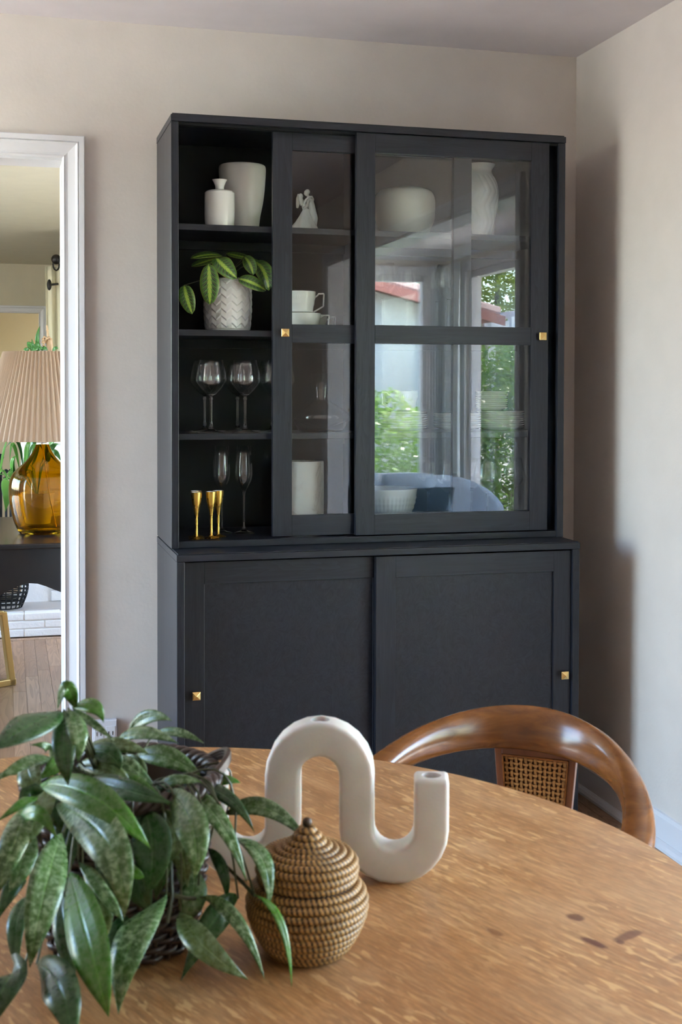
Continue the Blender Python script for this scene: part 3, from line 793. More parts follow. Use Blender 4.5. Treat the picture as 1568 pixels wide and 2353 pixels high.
plates(1150, -.15, S3+.0005, 8, pmA, .0068, ' large white plate in the right-hand stack behind the right door', 'large plates of the right stack')
plates(1130, -.15, S3+.056+.0075, 9, pmB, .0062, ' small white plate on top of the right-hand stack', 'small plates of the right stack')

# chevron pot with prayer plant ------------------------------------------------
loc, pr = spx(523.5, 700, -.17, S2, [(50, None), (52, 745), (54, 715), (54, 650), (53, 642)])
H = pr[-1][1]; r0 = pr[2][0]
zs = [H*i/90 for i in range(91)]
def rp(z):
    for (ra, za), (rb, zb_) in zip(pr[:-1], pr[1:]):
        if z <= zb_+1e-9: return ra+(rb-ra)*((z-za)/max(zb_-za, 1e-6))
    return pr[-1][0]
outer = [(rp(z), z) for z in zs]
def chev(a, z, k_):
    if k_ == 0 or k_ > len(outer) or z < .006 or z > H-.008: return 0
    tri = abs(((a/(2*PI)*14) % 1)*2-1)
    s_ = (z/.0215+tri*.62) % 1
    return .0032*(1-s_) if s_ > .12 else .0032*(s_/.12)
pot = thing('potted_prayer_plant', 'prayer plant with patterned leaves in a white chevron pot on the second shelf', 'potted plant', loc)
obj('pot', MB().lathe(closedjar(outer, .005), seg=336, fn=chev), m_gloss, pot, smooth=True, angle=180, local=True)
obj('soil', MB().lathe([(0, 0), (r0-.006, 0), (r0-.006, .002), (0, .003)], (0, 0, H-.02), 32), m_soil, pot, local=True)

def leaf_mesh(name, b, m_, t_, width, nrm, fold=.18, shape='lance', nseg=12, curl=.0):
    """leaf swept on a quadratic path b-m-t; nrm = facing hint; returns mesh with UV (u across, v along)"""
    b, m_, t_, nrm = map(Vector, (b, m_, t_, nrm))
    c = 2*m_ - (b+t_)/2
    verts, faces, uvs = [], [], []
    cols = (-1, -.5, 0, .5, 1)
    for i in range(nseg+1):
        v = i/nseg; p = b*(1-v)**2 + c*2*v*(1-v) + t_*v*v
        tg = ((c-b)*(1-v) + (t_-c)*v).normalized()
        sd = tg.cross(nrm).normalized(); n2 = sd.cross(tg).normalized()
        if shape == 'lance': wd = (math.sin(PI*min(1, v*1.02)**.82)**.85)*(1-.15*v)
        else: wd = math.sin(PI*min(v, 1)**.9)**.55
        if i == nseg: wd = .0
        if i == 0: wd = .04
        hw = width/2*wd
        for cc in cols:
            verts.append(p + sd*hw*cc + n2*(-fold*hw*(-abs(cc)) - curl*hw*cc*cc))
            uvs.append(((cc+1)/2, v))
    for i in range(nseg):
        for j in range(4):
            q = i*5+j; faces.append((q, q+1, q+6, q+5))
    return verts, faces, uvs
def leaf_obj(name, data, m, parent, label=None, thick=.0006):
    verts, faces, uvs = data
    off = world_loc(parent)
    me = bpy.data.meshes.new(name); me.from_pydata([tuple(Vector(v)-off) for v in verts], [], faces)
    ul = me.uv_layers.new(name='UVMap')
    for lp in me.loops: ul.data[lp.index].uv = uvs[lp.vertex_index]
    for p in me.polygons: p.use_smooth = True
    me.materials.append(m); me.update()
    o = bpy.data.objects.new(name, me); col.objects.link(o); o.parent = parent
    s = o.modifiers.new('thickness', 'SOLIDIFY'); s.thickness = thick
    if label: o['label'] = label
    return o
def P(px, py, Y): return ony(px, py, Y)
toc = -FW
ML = [  # base, middle, tip (px, py, y), width px, roll
    ((480, 606, -.27), (482, 655, -.285), (482, 700, -.275), 45, (0, 0, .15)),
    ((497, 592, -.24), (515, 612, -.265), (545, 640, -.26), 46, (.2, 0, .4)),
    ((424, 655, -.25), (430, 685, -.27), (442, 722, -.262), 37, (0, 0, .1)),
    ((510, 587, -.18), (475, 586, -.20), (438, 594, -.21), 30, (0, 0, 1.3)),
    ((505, 592, -.17), (470, 602, -.18), (440, 612, -.19), 26, (0, 0, 1.0)),
    ((548, 640, -.25), (580, 650, -.27), (612, 668, -.26), 34, (0, 0, .5)),
    ((585, 600, -.20), (607, 625, -.23), (618, 668, -.22), 42, (.3, 0, .3)),
    ((562, 590, -.22), (575, 608, -.25), (582, 632, -.25), 30, (-.3, 0, .4)),
    ((520, 582, -.14), (548, 588, -.15), (578, 594, -.16), 24, (0, 0, 1.2)),
    ((560, 600, -.12), (590, 612, -.12), (605, 640, -.12), 30, (0, 0, .6)),
]
for (b, m_, t_, wpx, rl) in ML:
    B, M, Tt = P(*b), P(*m_), P(*t_); s = depth(B)/FPX
    leaf_obj('leaf', leaf_mesh('leaf', B, M, Tt, wpx*s, toc+Vector(rl), fold=.12, shape='broad', nseg=12), m_maranta, pot)
srand(8)
st = MB(); cpt = Vector((loc[0], loc[1], S2+H-.02))
for (b, m_, t_, wpx, rl) in ML:
    B = P(*b); md = (cpt+B)/2+Vector((0, 0, .018)); cc = cpt+Vector((random.uniform(-.02, .02), random.uniform(-.02, .02), 0))
    if b[0] < 430: md = P(465, 643, -.25); cc = cpt
    st.tube([cc, (cc+md)/2+Vector((0, 0, .006)), md, B], .0013, 6)
obj('stems', st, m_stem, pot, smooth=True)

# ------------------------------------------------------------------ left doorway: console, lamp, plants, hearth
YC0, YC1, ZC = 1.02, 2.10, .75
con = thing('console_table', 'black lacquered console table with a scalloped apron beyond the doorway', 'table', (-.75, (YC0+YC1)/2, 0))
obj('tabletop', MB().box(-1.75, .25, YC0, YC1, ZC-.022, ZC), m_piano, con, bevel=.006)
def apron(x0, x1, yf):
    poly = [(x0, ZC-.022)]; n = 60
    for i in range(n+1):
        x = x0+(x1-x0)*i/n
        z = .565+.018*math.sin((x+.02)*14)-.012*math.sin((x+.3)*23)
        poly.append((x, z))
    poly.append((x1, ZC-.022))
    return MB().prism([(a_, b_) for a_, b_ in poly], (0, yf, 0), (1, 0, 0), (0, 0, 1), (0, .02, 0))
obj('apron', apron(-1.70, .20, YC0+.03), m_piano, con)
obj('apron', apron(-1.70, .20, YC1-.05), m_piano, con)
for x in (-1.70, .14):
    for y in (YC0+.03, YC1-.09):
        obj('leg', MB().box(x, x+.06, y, y+.06, 0, ZC-.022), m_piano, con, bevel=.004)
# lamp
lp = onz(98, 1226, ZC); lp = Vector((lp.x, 1.40, ZC+.002)); lp.x = ony(98, 1100, 1.40).x
lamp = thing('table_lamp', 'table lamp with a round amber glass base and a pleated beige shade', 'lamp', lp)
s = depth(lp+Vector((0, 0, .2)))/FPX
def zl(py): return ony(98, py, 1.40).z-ZC
bp = [(38, 1237), (52, 1226), (64, 1200), (72, 1170), (76, 1140), (75, 1110), (68, 1090), (52, 1073), (36, 1058), (24, 1042), (17, 1028), (15.5, 1022)]
bprof = smooth_prof([(r*s, max(zl(y), .0)) for r, y in bp], 5); bprof[0] = (bprof[0][0], 0)
gl = [(0, 0)]+bprof+[(bprof[-1][0]-.004, bprof[-1][1])]+[(max(r-.004, 0), z) for r, z in reversed(bprof[1:-1]) if z > .012]+[(0, .010)]
obj('glass_base', MB().lathe(gl, seg=64), m_amber, lamp, smooth=True, angle=70, local=True, label='amber glass bottle base')
obj('cap', MB().lathe([(0, zl(1021)), (.026, zl(1021)), (.026, zl(1018)), (.012, zl(1017)), (.012, zl(960)), (0, zl(960))], seg=24), m_chrome, lamp, smooth=True, angle=40, local=True)
obj('cord', MB().tube([(0, 0, zl(1018)), (.012, -.005, zl(1080)), (.03, 0, zl(1150)), (.055, .01, .02)], .0022, 6), m_goldpaint, lamp, smooth=True, local=True)
NP = 72
def pleat(a, z, k_): return .0075*abs(((a*NP/(2*PI)) % 1)*2-1)
zs0, zs1 = zl(1011), zl(810); rb, rt_ = 146*s, 84*s
obj('lamp_shade', MB().lathe([(rb, zs0), (rb-.0, zs0+.001), (rt_, zs1-.001), (rt_, zs1)], seg=NP*4, fn=pleat), m_shade, lamp, smooth=False, local=True, label='pleated beige fabric shade')
mm = bpy.data.objects[-1] if False else None
for a0 in (0, PI/3*2, PI/3*4):
    pass
obj('harp', MB().tube([(0, 0, zl(1000)), (.0, 0, zs1-.01)], .003, 6).tube([(-rt_, 0, zs1-.01), (rt_, 0, zs1-.01)], .002, 6).tube([(0, -rt_, zs1-.01), (0, rt_, zs1-.01)], .002, 6), m_chrome, lamp, local=True)
# leafy plant behind the lamp
pp = Vector((ony(85, 1100, 1.80).x, 1.80, ZC))
pl_ = thing('potted_arching_plant', 'green plant with long arching leaves on the console behind the lamp', 'potted plant', pp)
obj('pot', MB().lathe(closedjar([(.06, 0), (.075, .09), (.08, .13), (.082, .135)], .005), seg=32), m_ceramic, pl_, smooth=True, local=True)
AL = [((52, 1075), (40, 1015), (12, 1030), 10, 0), ((45, 1080), (30, 1020), (22, 1065), 12, 1), ((60, 1060), (75, 1015), (98, 1035), 22, 0), ((8, 1100), (16, 1130), (12, 1176), 26, 1),
      ((60, 1080), (62, 1030), (72, 1012), 18, 1), ((55, 1090), (65, 1040), (82, 1020), 20, 0), ((0, 1090), (8, 1040), (20, 1000), 9, 1), ((30, 1100), (28, 1060), (42, 1048), 13, 1), ((105, 1060), (118, 1030), (135, 1020), 22, 0),
      ((110, 1060), (125, 1040), (140, 1060), 24, 0), ((100, 1050), (120, 1015), (130, 1000), 20, 1), ((40, 1110), (30, 1075), (35, 1050), 14, 0), ((20, 1110), (5, 1080), (-8, 1110), 14, 1), ((70, 1070), (78, 1040), (80, 1010), 16, 1), ((25, 1120), (24, 1085), (18, 1100), 12, 1)]
stm = MB(); srand(3)
for i, (b, m_, t_, wpx, g) in enumerate(AL):
    y0 = 1.72+random.uniform(-.05, .12)
    B, M, Tt = P(*b, y0), P(*m_, y0-.06), P(*t_, y0-.05)
    leaf_obj('leaf', leaf_mesh('leaf', B, M, Tt, wpx*(.95 if wpx > 24 else .72)*depth(B)/FPX, toc+Vector((random.uniform(-.4, .4), 0, .4)), fold=.2, nseg=10), m_leafg if g else m_leafd, pl_)
    c0 = pp+Vector((0, 0, .12)); stm.tube([c0, (c0+B)/2+Vector((0, 0, .05)), B], .0022, 5)
obj('stems', stm, m_leafg, pl_, smooth=True)

# hearth with painted bricks
hy = 3.07; hz = .135
he = thing('fireplace_hearth', 'white painted brick fireplace hearth with a brick pier beyond the console', 'fireplace', (-.3, hy+.3, 0))
obj('core', MB().box(-1.35, .35, hy+.006, hy+.70, 0, hz-.012).box(-.37, .33, hy+.342, hy+.70, hz-.012, 1.47), m_rbrick, he)
srand(6)
bh, bl, jt = .0365, .19, .008
def brick(x0, x1, y0, y1, z0, z1):
    j = lambda: random.uniform(-.002, .002)
    obj('brick', MB().box(x0, x1, y0+j(), y1, z0, z1), m_rbrick, he, bevel=.003)
for r_ in range(3):
    x = -1.35-(r_ % 2)*.09
    while x < .35:
        brick(max(x, -1.35), min(x+bl, .35), hy, hy+.09, r_*(bh+jt)+.002, r_*(bh+jt)+.002+bh); x += bl+jt
# pier bricks
px0 = ony(118, 1380, hy+.33).x
z = hz; r_ = 0
while z < 1.44:
    xs = [px0, px0+.10+.09*(r_ % 2), px0+.30, px0+.50] if r_ % 2 else [px0, px0+.19, px0+.38, px0+.50]
    for a_, b_ in zip(xs[:-1], xs[1:]): brick(a_, b_-jt, hy+.33, hy+.42, z, z+.056)
    z += .064; r_ += 1
obj('hearth_slab', MB().box(-1.345, .345, hy+.09, hy+.70, hz-.012, hz-.002), mat('hearth_stone', (.38, .35, .33), .7), he)
mz = 1.50
obj('mantel_shelf', MB().box(ony(20, 830, hy+.35).x, .40, hy+.28, hy+.72, mz-.035, mz), m_trim, he, bevel=.004)
# wooden pointing hand on the mantel
hw = ony(112, 800, hy+.45); HY = hy+.45
hand = thing('mannequin_hand', 'jointed wooden artist hand pointing upward on the mantel', 'hand model', (hw.x, HY, mz))
hs = depth(hw)/FPX
def hp(px, py, dy=0): return ((px-112)*hs, dy, ony(112, py, HY).z-mz)
g = MB()
def seg_(pts, rr): g.tube([hp(*p) for p in pts], [r*hs for r in rr], 10)
seg_([(116, 812), (115, 800), (114, 791), (113, 783), (112.5, 777)], [7.5, 7, 7.5, 8, 6.5])
def joint(p, r): g.sphere(hp(*p), r*hs, 12, 8)
for pth, rr in (([(111, 778), (110, 769), (109, 759), (107.5, 747)], [2.9, 2.6, 2.3, 1.6]), ([(108, 779, -.008), (102, 775, -.022), (98.5, 780, -.026), (101, 786, -.018)], [2.9, 2.6, 2.4, 1.9]),
                ([(108, 782, 0), (101, 781, -.016), (98, 787, -.018), (102, 791, -.010)], [2.9, 2.6, 2.3, 1.8]), ([(109, 786, .008), (102, 787, -.006), (100, 793, -.008), (104, 796, -.002)], [2.6, 2.4, 2.1, 1.7]),
                ([(117, 782, -.008), (113, 776, -.022), (107, 778, -.030), (103, 783, -.028)], [3, 2.7, 2.4, 1.8])):
    seg_(pth, rr)
    for p in pth[:-1]: joint(p, 3.0)
weld('hand', g, m_handwood, hand, .0016)
obj('stand', MB().lathe([(0, 0), (.03, 0), (.03, .008), (.022, .012), (0, .012)], (0, 0, 0), 24), m_handwood, hand, smooth=True, local=True)
# ivy-like plant on the mantel
mp_ = Vector((ony(82, 800, HY).x, HY+.02, mz))
mpl = thing('mantel_plant', 'small dark green plant on the mantel beside the wooden hand', 'potted plant', mp_)
obj('pot', MB().lathe(closedjar([(.025, 0), (.032, .02), (.033, .03)], .003), seg=24), m_ceramic, mpl, smooth=True, local=True)
for b, m_, t_, wpx, g in [((75, 806), (68, 792), (62, 786), 11, 0), ((80, 806), (76, 795), (73, 778), 7, 0), ((88, 800), (86, 775), (92, 748), 8, 0), ((90, 806), (86, 795), (88, 780), 13, 0), ((66, 808), (60, 803), (53, 804), 8, 0), ((95, 806), (102, 800), (110, 806), 8, 0), ((85, 808), (92, 800), (98, 805), 9, 0), ((120, 808), (128, 800), (134, 802), 7, 0), ((70, 808), (80, 800), (90, 806), 12, 0)]:
    B, M, Tt = P(*b, HY-.03), P(*m_, HY-.05), P(*t_, HY-.04)
    leaf_obj('leaf', leaf_mesh('leaf', B, M, Tt, wpx*1.3*depth(B)/FPX, toc+Vector((0, 0, .3)), fold=.2, nseg=8), m_leafd, mpl)
# iron tool stand left of the bottle
tx = ony(18, 1100, 3.3).x
ts = thing('fireplace_tool_set', 'black iron fireplace tools standing on the hearth', 'fireplace tools', (tx-.04, 3.5, hz))
obj('base', MB().lathe([(0, 0), (.09, 0), (.09, .012), (0, .02)], seg=24), m_blackmetal, ts, local=True)
obj('pole', MB().tube([(0, 0, .01), (0, 0, .80)], .009, 10).sphere((0, 0, .82), .02), m_blackmetal, ts, smooth=True, local=True)
for dx_ in (-.05, -.025, .03, .055):
    obj('tool', MB().tube([(dx_, -.02, .10), (dx_, -.02, .72)], .007, 8).sphere((dx_, -.02, .74), .013, 10, 8).tube([(dx_-.016, -.02, .70), (dx_+.016, -.02, .70)], .005, 6), m_blackmetal, ts, smooth=True, local=True)
# wire basket on the hearth
bx_ = ony(22, 1385, 3.4).x
mb = MB()
for i in range(7):
    z_ = .006+i*.022; r_ = .085+.035*math.sin(i/6*PI*.55)
    mb.tube([(r_*math.cos(a_), r_*math.sin(a_), z_) for a_ in [2*PI*q/24 for q in range(24)]], .004, 5, closed=True)
for q in range(20):
    a_ = 2*PI*q/20; mb.tube([((.085+.035*math.sin(i/6*PI*.55))*math.cos(a_), (.085+.035*math.sin(i/6*PI*.55))*math.sin(a_), .006+i*.022) for i in range(7)], .004, 5)
solo('wire_basket', mb, m_blackmetal, 'round black woven basket on the white hearth', 'basket', (bx_-.02, 3.22, hz+.002), smooth=True)
# low stool with gold sled legs
sy_ = 2.0; sx_ = ony(38, 1575, 1.94).x-.351
ot = thing('low_stool', 'low black seat on a gold sled frame at the left edge of the doorway', 'stool', (sx_, sy_, 0), .5)
obj('seat', MB().lathe([(0, .345), (.17, .345), (.215, .36), (.225, .385), (.22, .41), (.19, .43), (0, .435)], (0, 0, 0), 40), m_piano, ot, smooth=True, local=True)
for yy in (-.22, .20):
    w_ = .016
    f_ = MB()
    pth = [(.215, .35), (.262, .012), (-.262, .012), (-.215, .35)]
    f_.obox((.205, yy, .34), (.03, 0, 0), (0, .03, 0), (.045, 0, -.34)).obox((-.235, yy, .34), (.03, 0, 0), (0, .03, 0), (-.045, 0, -.34))
    f_.box(-.28, .28, yy, yy+.03, 0, .03)
    f_.box(-.22, .22, yy, yy+.03, .325, .345)
    obj('leg_frame', f_, m_goldpaint, ot, bevel=.004, local=True)
# curtain by the hall window
def curtain(name, label, x0, x1, y0, y1, z0, z1, m, waves, amp, group=None):
    d = Vector((x1-x0, y1-y0, 0)); L = d.length; d.normalize(); n_ = Vector((-d.y, d.x, 0))
    root = thing(name, label, 'curtain', ((x0+x1)/2, (y0+y1)/2, z0), 0, group); off = Vector(root.location)
    mb = MB(); N = waves*10; rows = 14
    for r_ in range(rows+1):
        v = r_/rows; z_ = z0+(z1-z0)*v
        for i in range(N+1):
            u = i/N; p = Vector((x0, y0, 0))+d*(L*(.5+(u-.5)*(1-.06*math.sin(v*PI))))+n_*(amp*math.sin(u*waves*2*PI+.6*math.sin(v*3))*(.55+.45*(1-v)))
            mb.v.append((p.x, p.y, z_))
    for r_ in range(rows):
        for i in range(N): q = r_*(N+1)+i; mb.f.append((q, q+1, q+N+2, q+N+1))
    o = obj('cloth', mb, m, root, smooth=True, angle=180)
    s_ = o.modifiers.new('t', 'SOLIDIFY'); s_.thickness = .002
    return root, d, L
xc = ony(104, 760, 4.98).x; zt_c = ony(125, 612, 4.98).z
r_, d_, L_ = curtain('curtain', 'cream curtain on a dark rod seen at the far right of the doorway', xc, xc+.45, 4.99, 4.99, .02, zt_c, m_curtain, 8, .03)
fx, fz = ony(131, 596, 4.93).x, ony(131, 596, 4.93).z
rod = MB().tube([(fx, 4.93, fz), (xc+.6, 4.93, fz)], .012, 8).sphere((fx-.005, 4.93, fz), .034).tube([(fx+.03, 4.93, fz), (fx+.03, 5.1, fz)], .008, 6)
for k_ in range(5): rod.tube([(fx-.005+k_*.09+.02*math.cos(a_), 4.935, fz-.035+.04*math.sin(a_)) for a_ in [2*PI*q/12 for q in range(12)]], .006, 5, closed=True)
obj('rod', rod, m_blackmetal, r_, smooth=True)
tz = ony(113, 655, 4.95)
obj('holdback', MB().sphere((tz.x, 4.93, tz.z), .02, scale=(.8, .8, 1.9)).tube([(tz.x, 4.93, tz.z), (tz.x+.06, 4.96, tz.z+.01)], .008, 6), m_blackmetal, r_, smooth=True)

# ------------------------------------------------------------------ outlet on the back wall
ox, oz = -.163, .27
ou = thing('wall_outlet', 'white double socket plate on the wall beside the door casing', 'outlet', (ox, 0, oz))
obj('cover_plate', MB().box(ox-.038, ox+.038, -.022, -.0005, oz-.055, oz+.055), m_trim, ou, bevel=.003)
for sx in (-.018, .018):
    obj('socket', MB().box(ox+sx-.014, ox+sx+.014, -.0235, -.020, oz-.034, oz+.036), m_trim, ou, bevel=.001)
    obj('slot', MB().box(ox+sx-.007, ox+sx-.005, -.0245, -.0225, oz+.008, oz+.020).box(ox+sx+.005, ox+sx+.007, -.0245, -.0225, oz+.008, oz+.020), m_blackmetal, ou)

# ------------------------------------------------------------------ dining table
TC = Vector((-.3345, -2.523)); TR = .6975; TA = R(-67)
tb = thing('dining_table', 'round oak dining table with worn grain and dark stains', 'table', (TC.x, TC.y, 0))
me = MB().lathe([(0, -.030), (TR-.02, -.030), (TR-.006, -.024), (TR, -.014), (TR, -.007), (TR-.003, -.002), (TR-.008, 0), (0, 0)], seg=160).mesh('tabletop'); fixn(me)
top = obj('tabletop', me, m_oak, tb, smooth=True, angle=30, local=True); top.location = (0, 0, .75); top.rotation_euler = (0, 0, TA)
obj('apron', MB().lathe([(TR-.10, .66), (TR-.10, .72), (TR-.12, .72), (TR-.12, .66)], seg=96, closed=True), m_walnut, tb, smooth=True, angle=40, local=True)
obj('pedestal', MB().lathe([(0, .06), (.11, .06), (.10, .12), (.06, .18), (.055, .40), (.075, .55), (.11, .66), (.20, .70), (.20, .72), (0, .72)], seg=40), m_walnut, tb, smooth=True, angle=40, local=True)
for q in range(4):
    a_ = q*PI/2+.4; c_, s_ = math.cos(a_), math.sin(a_)
    pth = [(.04*c_, .04*s_, .16), (.18*c_, .18*s_, .12), (.34*c_, .34*s_, .05), (.42*c_, .42*s_, .028)]
    obj('foot', MB().tube(pth, [.035, .034, .028, .027], 10), m_walnut, tb, smooth=True, local=True)

# ------------------------------------------------------------------ chair
CC = Vector((.285, -2.055)); CA, CB, CPH = .36, .233, R(53.5)
dv = Vector((math.cos(CPH), math.sin(CPH), 0)); nv = Vector((-math.sin(CPH), math.cos(CPH), 0))
ch = thing('dining_chair', 'walnut armchair with a curved crest rail and a cane back panel at the table', 'chair', (CC.x, CC.y, 0))
def rpos(t_, dr=0, z=None):
    zc_ = .712-.060*(1-math.cos(t_))+.012*math.sin(t_)
    p = Vector((CC.x, CC.y, 0))+dv*((CA+dr)*math.cos(t_))+nv*((CB+dr)*math.sin(t_)); p.z = zc_ if z is None else z; return p
mb = MB(); NS = 72; SEG = 20
for i in range(NS+1):
    t_ = R(-118+236*i/NS)
    p = rpos(t_); tg = (rpos(t_+.01)-rpos(t_-.01)).normalized(); od = tg.cross(Vector((0, 0, 1))).normalized()
    if od.dot(p-Vector((CC.x, CC.y, p.z))) < 0: od = -od
    a_ = abs(t_)/R(118)
    hh_ = .041-.021*min(1, (a_/.62))**1.6; ww_ = .0135+.0145*min(1, a_/.75)**1.3
    if a_ > .93: f_ = math.sqrt(max(0.02, 1-((a_-.93)/.07)**2)); hh_ *= f_; ww_ *= f_
    upv = tg.cross(od).normalized()
    if upv.z < 0: upv = -upv
    tilt = .34*(1-min(1, a_/.7)); od2 = od*math.cos(tilt)-upv*math.sin(tilt)*-1; 
    od2 = (od+upv*0).normalized(); up2 = (upv + od*tilt).normalized(); od2 = (od - up2*od.dot(up2)).normalized()
    for j in range(SEG):
        b_ = 2*PI*j/SEG; cx_, cz_ = math.cos(b_), math.sin(b_)
        sx = math.copysign(abs(cx_)**.75, cx_); sz_ = math.copysign(abs(cz_)**.85, cz_)
        mb.v.append(tuple(p+od2*ww_*sx+up2*hh_*sz_))
for i in range(NS):
    for j in range(SEG): mb.f.append((i*SEG+j, i*SEG+(j+1) % SEG, (i+1)*SEG+(j+1) % SEG, (i+1)*SEG+j))
mb.f.append(tuple(range(SEG))); mb.f.append(tuple(NS*SEG+j for j in range(SEG)))
obj('crest_rail', mb, m_walnut, ch, smooth=True, angle=180)
# cane back panel
pc = Vector((CC.x, CC.y, 0))+dv*(CA-.004)
def pq(u, v, d_=0):   # u across, v = z; panel leans back slightly and tapers downward
    return pc + nv*(-u)*(1-1.1*max(0, (.68-v))) + Vector((0, 0, v)) + dv*(-.03*(.68-v)+d_)
hwp = .078; zt, zb_ = .680, .42
def pbar(u0, v0, u1, v1, wu, wv, d0, d1, nm='panel_frame', mt=m_walnut2):
    pass
fr = MB()
def quadbar(mb, a0, a1, b0, b1, d0, d1):  # region u in [a0,a1], v in [b0,b1]
    i = len(mb.v)
    for d_ in (d0, d1):
        for (u, v) in ((a0, b0), (a1, b0), (a1, b1), (a0, b1)): mb.v.append(tuple(pq(u, v, d_)))
    mb.f += [(i, i+1, i+2, i+3), (i+4, i+7, i+6, i+5), (i, i+4, i+5, i+1), (i+1, i+5, i+6, i+2), (i+2, i+6, i+7, i+3), (i+3, i+7, i+4, i)]
quadbar(fr, -hwp, -hwp+.014, zb_, zt+.004, -.009, .009); quadbar(fr, hwp-.014, hwp, zb_, zt+.004, -.009, .009)
quadbar(fr, -hwp+.014, hwp-.014, zt-.018, zt+.004, -.009, .009); quadbar(fr, -hwp+.014, hwp-.014, zb_, zb_+.014, -.009, .009)
obj('panel_frame', fr, m_walnut2, ch, bevel=.001)
be = MB(); e = .003
quadbar(be, -hwp+.014, -hwp+.014+e, zb_+.014, zt-.018, -.011, .002); quadbar(be, hwp-.014-e, hwp-.014, zb_+.014, zt-.018, -.011, .002)
quadbar(be, -hwp+.014, hwp-.014, zt-.018-e, zt-.018, -.011, .002)
obj('beading', be, m_walnut, ch)
cn = MB(); cw = hwp-.017
nx_, nz_ = 13, 24; z0_, z1_ = zb_+.016, zt-.021
for i in range(nx_):
    u = -cw+2*cw*(i+.5)/nx_
    for q in range(nz_):
        v0, v1 = z0_+(z1_-z0_)*q/nz_, z0_+(z1_-z0_)*(q+1)/nz_; dd = -.0055 if (q+i) % 2 else -.0030
        quadbar(cn, u-.0023, u-.0003, v0, v1, dd, dd+.0014); quadbar(cn, u+.0003, u+.0023, v0, v1, dd, dd+.0014)
for i in range(nz_):
    v = z0_+(z1_-z0_)*(i+.5)/nz_
    for q in range(nx_):
        u0 = -cw+2*cw*q/nx_; u1 = -cw+2*cw*(q+1)/nx_; dd = -.0030 if (q+i) % 2 else -.0055
        quadbar(cn, u0, u1, v-.0017, v+.0017, dd, dd+.0014)
cn_o = obj('cane', cn, m_cane, ch, kind='stuff')
obj('panel_back', (lambda m: (quadbar(m, -cw-.004, cw+.004, zb_+.012, zt-.016, .004, .008), m)[1])(MB()), m_walnut2, ch)
# seat, seat rails and legs
st_ = MB(); NN = 48
poly = []
for i in range(NN):
    a_ = 2*PI*i/NN; r1 = .24*math.cos(a_); r2 = .235*math.sin(a_)
    k_ = 1/max(abs(math.cos(a_))**3+abs(math.sin(a_))**3, .3)**(1/3)
    poly.append((r1*k_, r2*k_))
sc0 = Vector((CC.x, CC.y, 0))+dv*.06
st_.prism([(a_, b_) for a_, b_ in poly], sc0+Vector((0, 0, .40)), dv, nv, (0, 0, .05))
obj('seat', st_, mat('cane_seat_fabric', (.35, .25, .15), .8), ch, bevel=.012)
for sgn in (-1, 1):
    for (t_, topz) in ((R(52), .39), (R(112), None)):
        p = rpos(sgn*t_, 0 if topz is None else -.05, topz); q = Vector((p.x, p.y, 0)) + (Vector((p.x, p.y, 0))-Vector((CC.x, CC.y, 0)))*.06
        obj('leg', MB().tube([q, (q+p)/2+Vector((0, 0, .0)), p-Vector((0, 0, .012))], [.013, .019, .014], 12), m_walnut, ch, smooth=True)
rl = MB()
cs = [rpos(R(t_), -.05 if abs(t_) < 60 else 0, .385) for t_ in (112, 52, -52, -112)]
for a_, b_ in zip(cs, cs[1:]+cs[:1]): rl.tube([a_, b_], .016, 8)
obj('seat_rail', rl, m_walnut, ch, smooth=True)

# ------------------------------------------------------------------ marble candle holder
o0 = onz(905, 2035, .75); ud = Vector((.951, -.309, 0)).normalized(); bd = Vector((-ud.y, ud.x, 0))
wS = .0415; rS = .0447
path = [(rS, .1265), (rS, rS+wS/2)]
for i in range(1, 12): a_ = -PI*i/12; path.append((rS*math.cos(a_), rS+wS/2+rS*math.sin(a_)))
path += [(-rS, rS+wS/2), (-rS, .1273)]
for i in range(1, 12): a_ = PI*i/12; path.append((-2*rS+rS*math.cos(a_), .1273+rS*math.sin(a_)))
path += [(-3*rS, .1273), (-3*rS, rS+wS/2)]
for i in range(1, 12): a_ = -PI*i/12; path.append((-4*rS+rS*math.cos(a_), rS+wS/2+rS*math.sin(a_)))
path += [(-5*rS, rS+wS/2), (-5*rS, .1265)]
L_, R_ = [], []
for i, (u, z_) in enumerate(path):
    a_ = path[max(i-1, 0)]; b_ = path[min(i+1, len(path)-1)]; tx_, tz_ = b_[0]-a_[0], b_[1]-a_[1]; n_ = math.hypot(tx_, tz_); tx_, tz_ = tx_/n_, tz_/n_
    L_.append((u-tz_*wS/2, z_+tx_*wS/2)); R_.append((u+tz_*wS/2, z_-tx_*wS/2))
mb = MB()
for (u, z_) in L_: mb.v.append(tuple(ud*u+Vector((0, 0, z_))))
for (u, z_) in R_: mb.v.append(tuple(ud*u+Vector((0, 0, z_))))
for (u, z_) in L_: mb.v.append(tuple(ud*u+bd*wS+Vector((0, 0, z_))))
for (u, z_) in R_: mb.v.append(tuple(ud*u+bd*wS+Vector((0, 0, z_))))
n = len(path)
for i in range(n-1):
    mb.f += [(i, i+1, n+i+1, n+i), (2*n+i, 3*n+i, 3*n+i+1, 2*n+i+1), (i, 2*n+i, 2*n+i+1, i+1), (n+i, n+i+1, 3*n+i+1, 3*n+i)]
mb.f += [(0, n, 3*n, 2*n), (n-1, 3*n-1, 4*n-1, 2*n-1)]
hold = solo('candle_holder', mb, m_stone, 'wavy white marble candle holder with three holes on the table', 'candle holder', (o0.x, o0.y, .7505), bevel=.0055, smooth=True, angle=50)
hold.modifiers['bevel'].segments = 3; hold.modifiers['bevel'].angle_limit = R(45)
cut = MB()
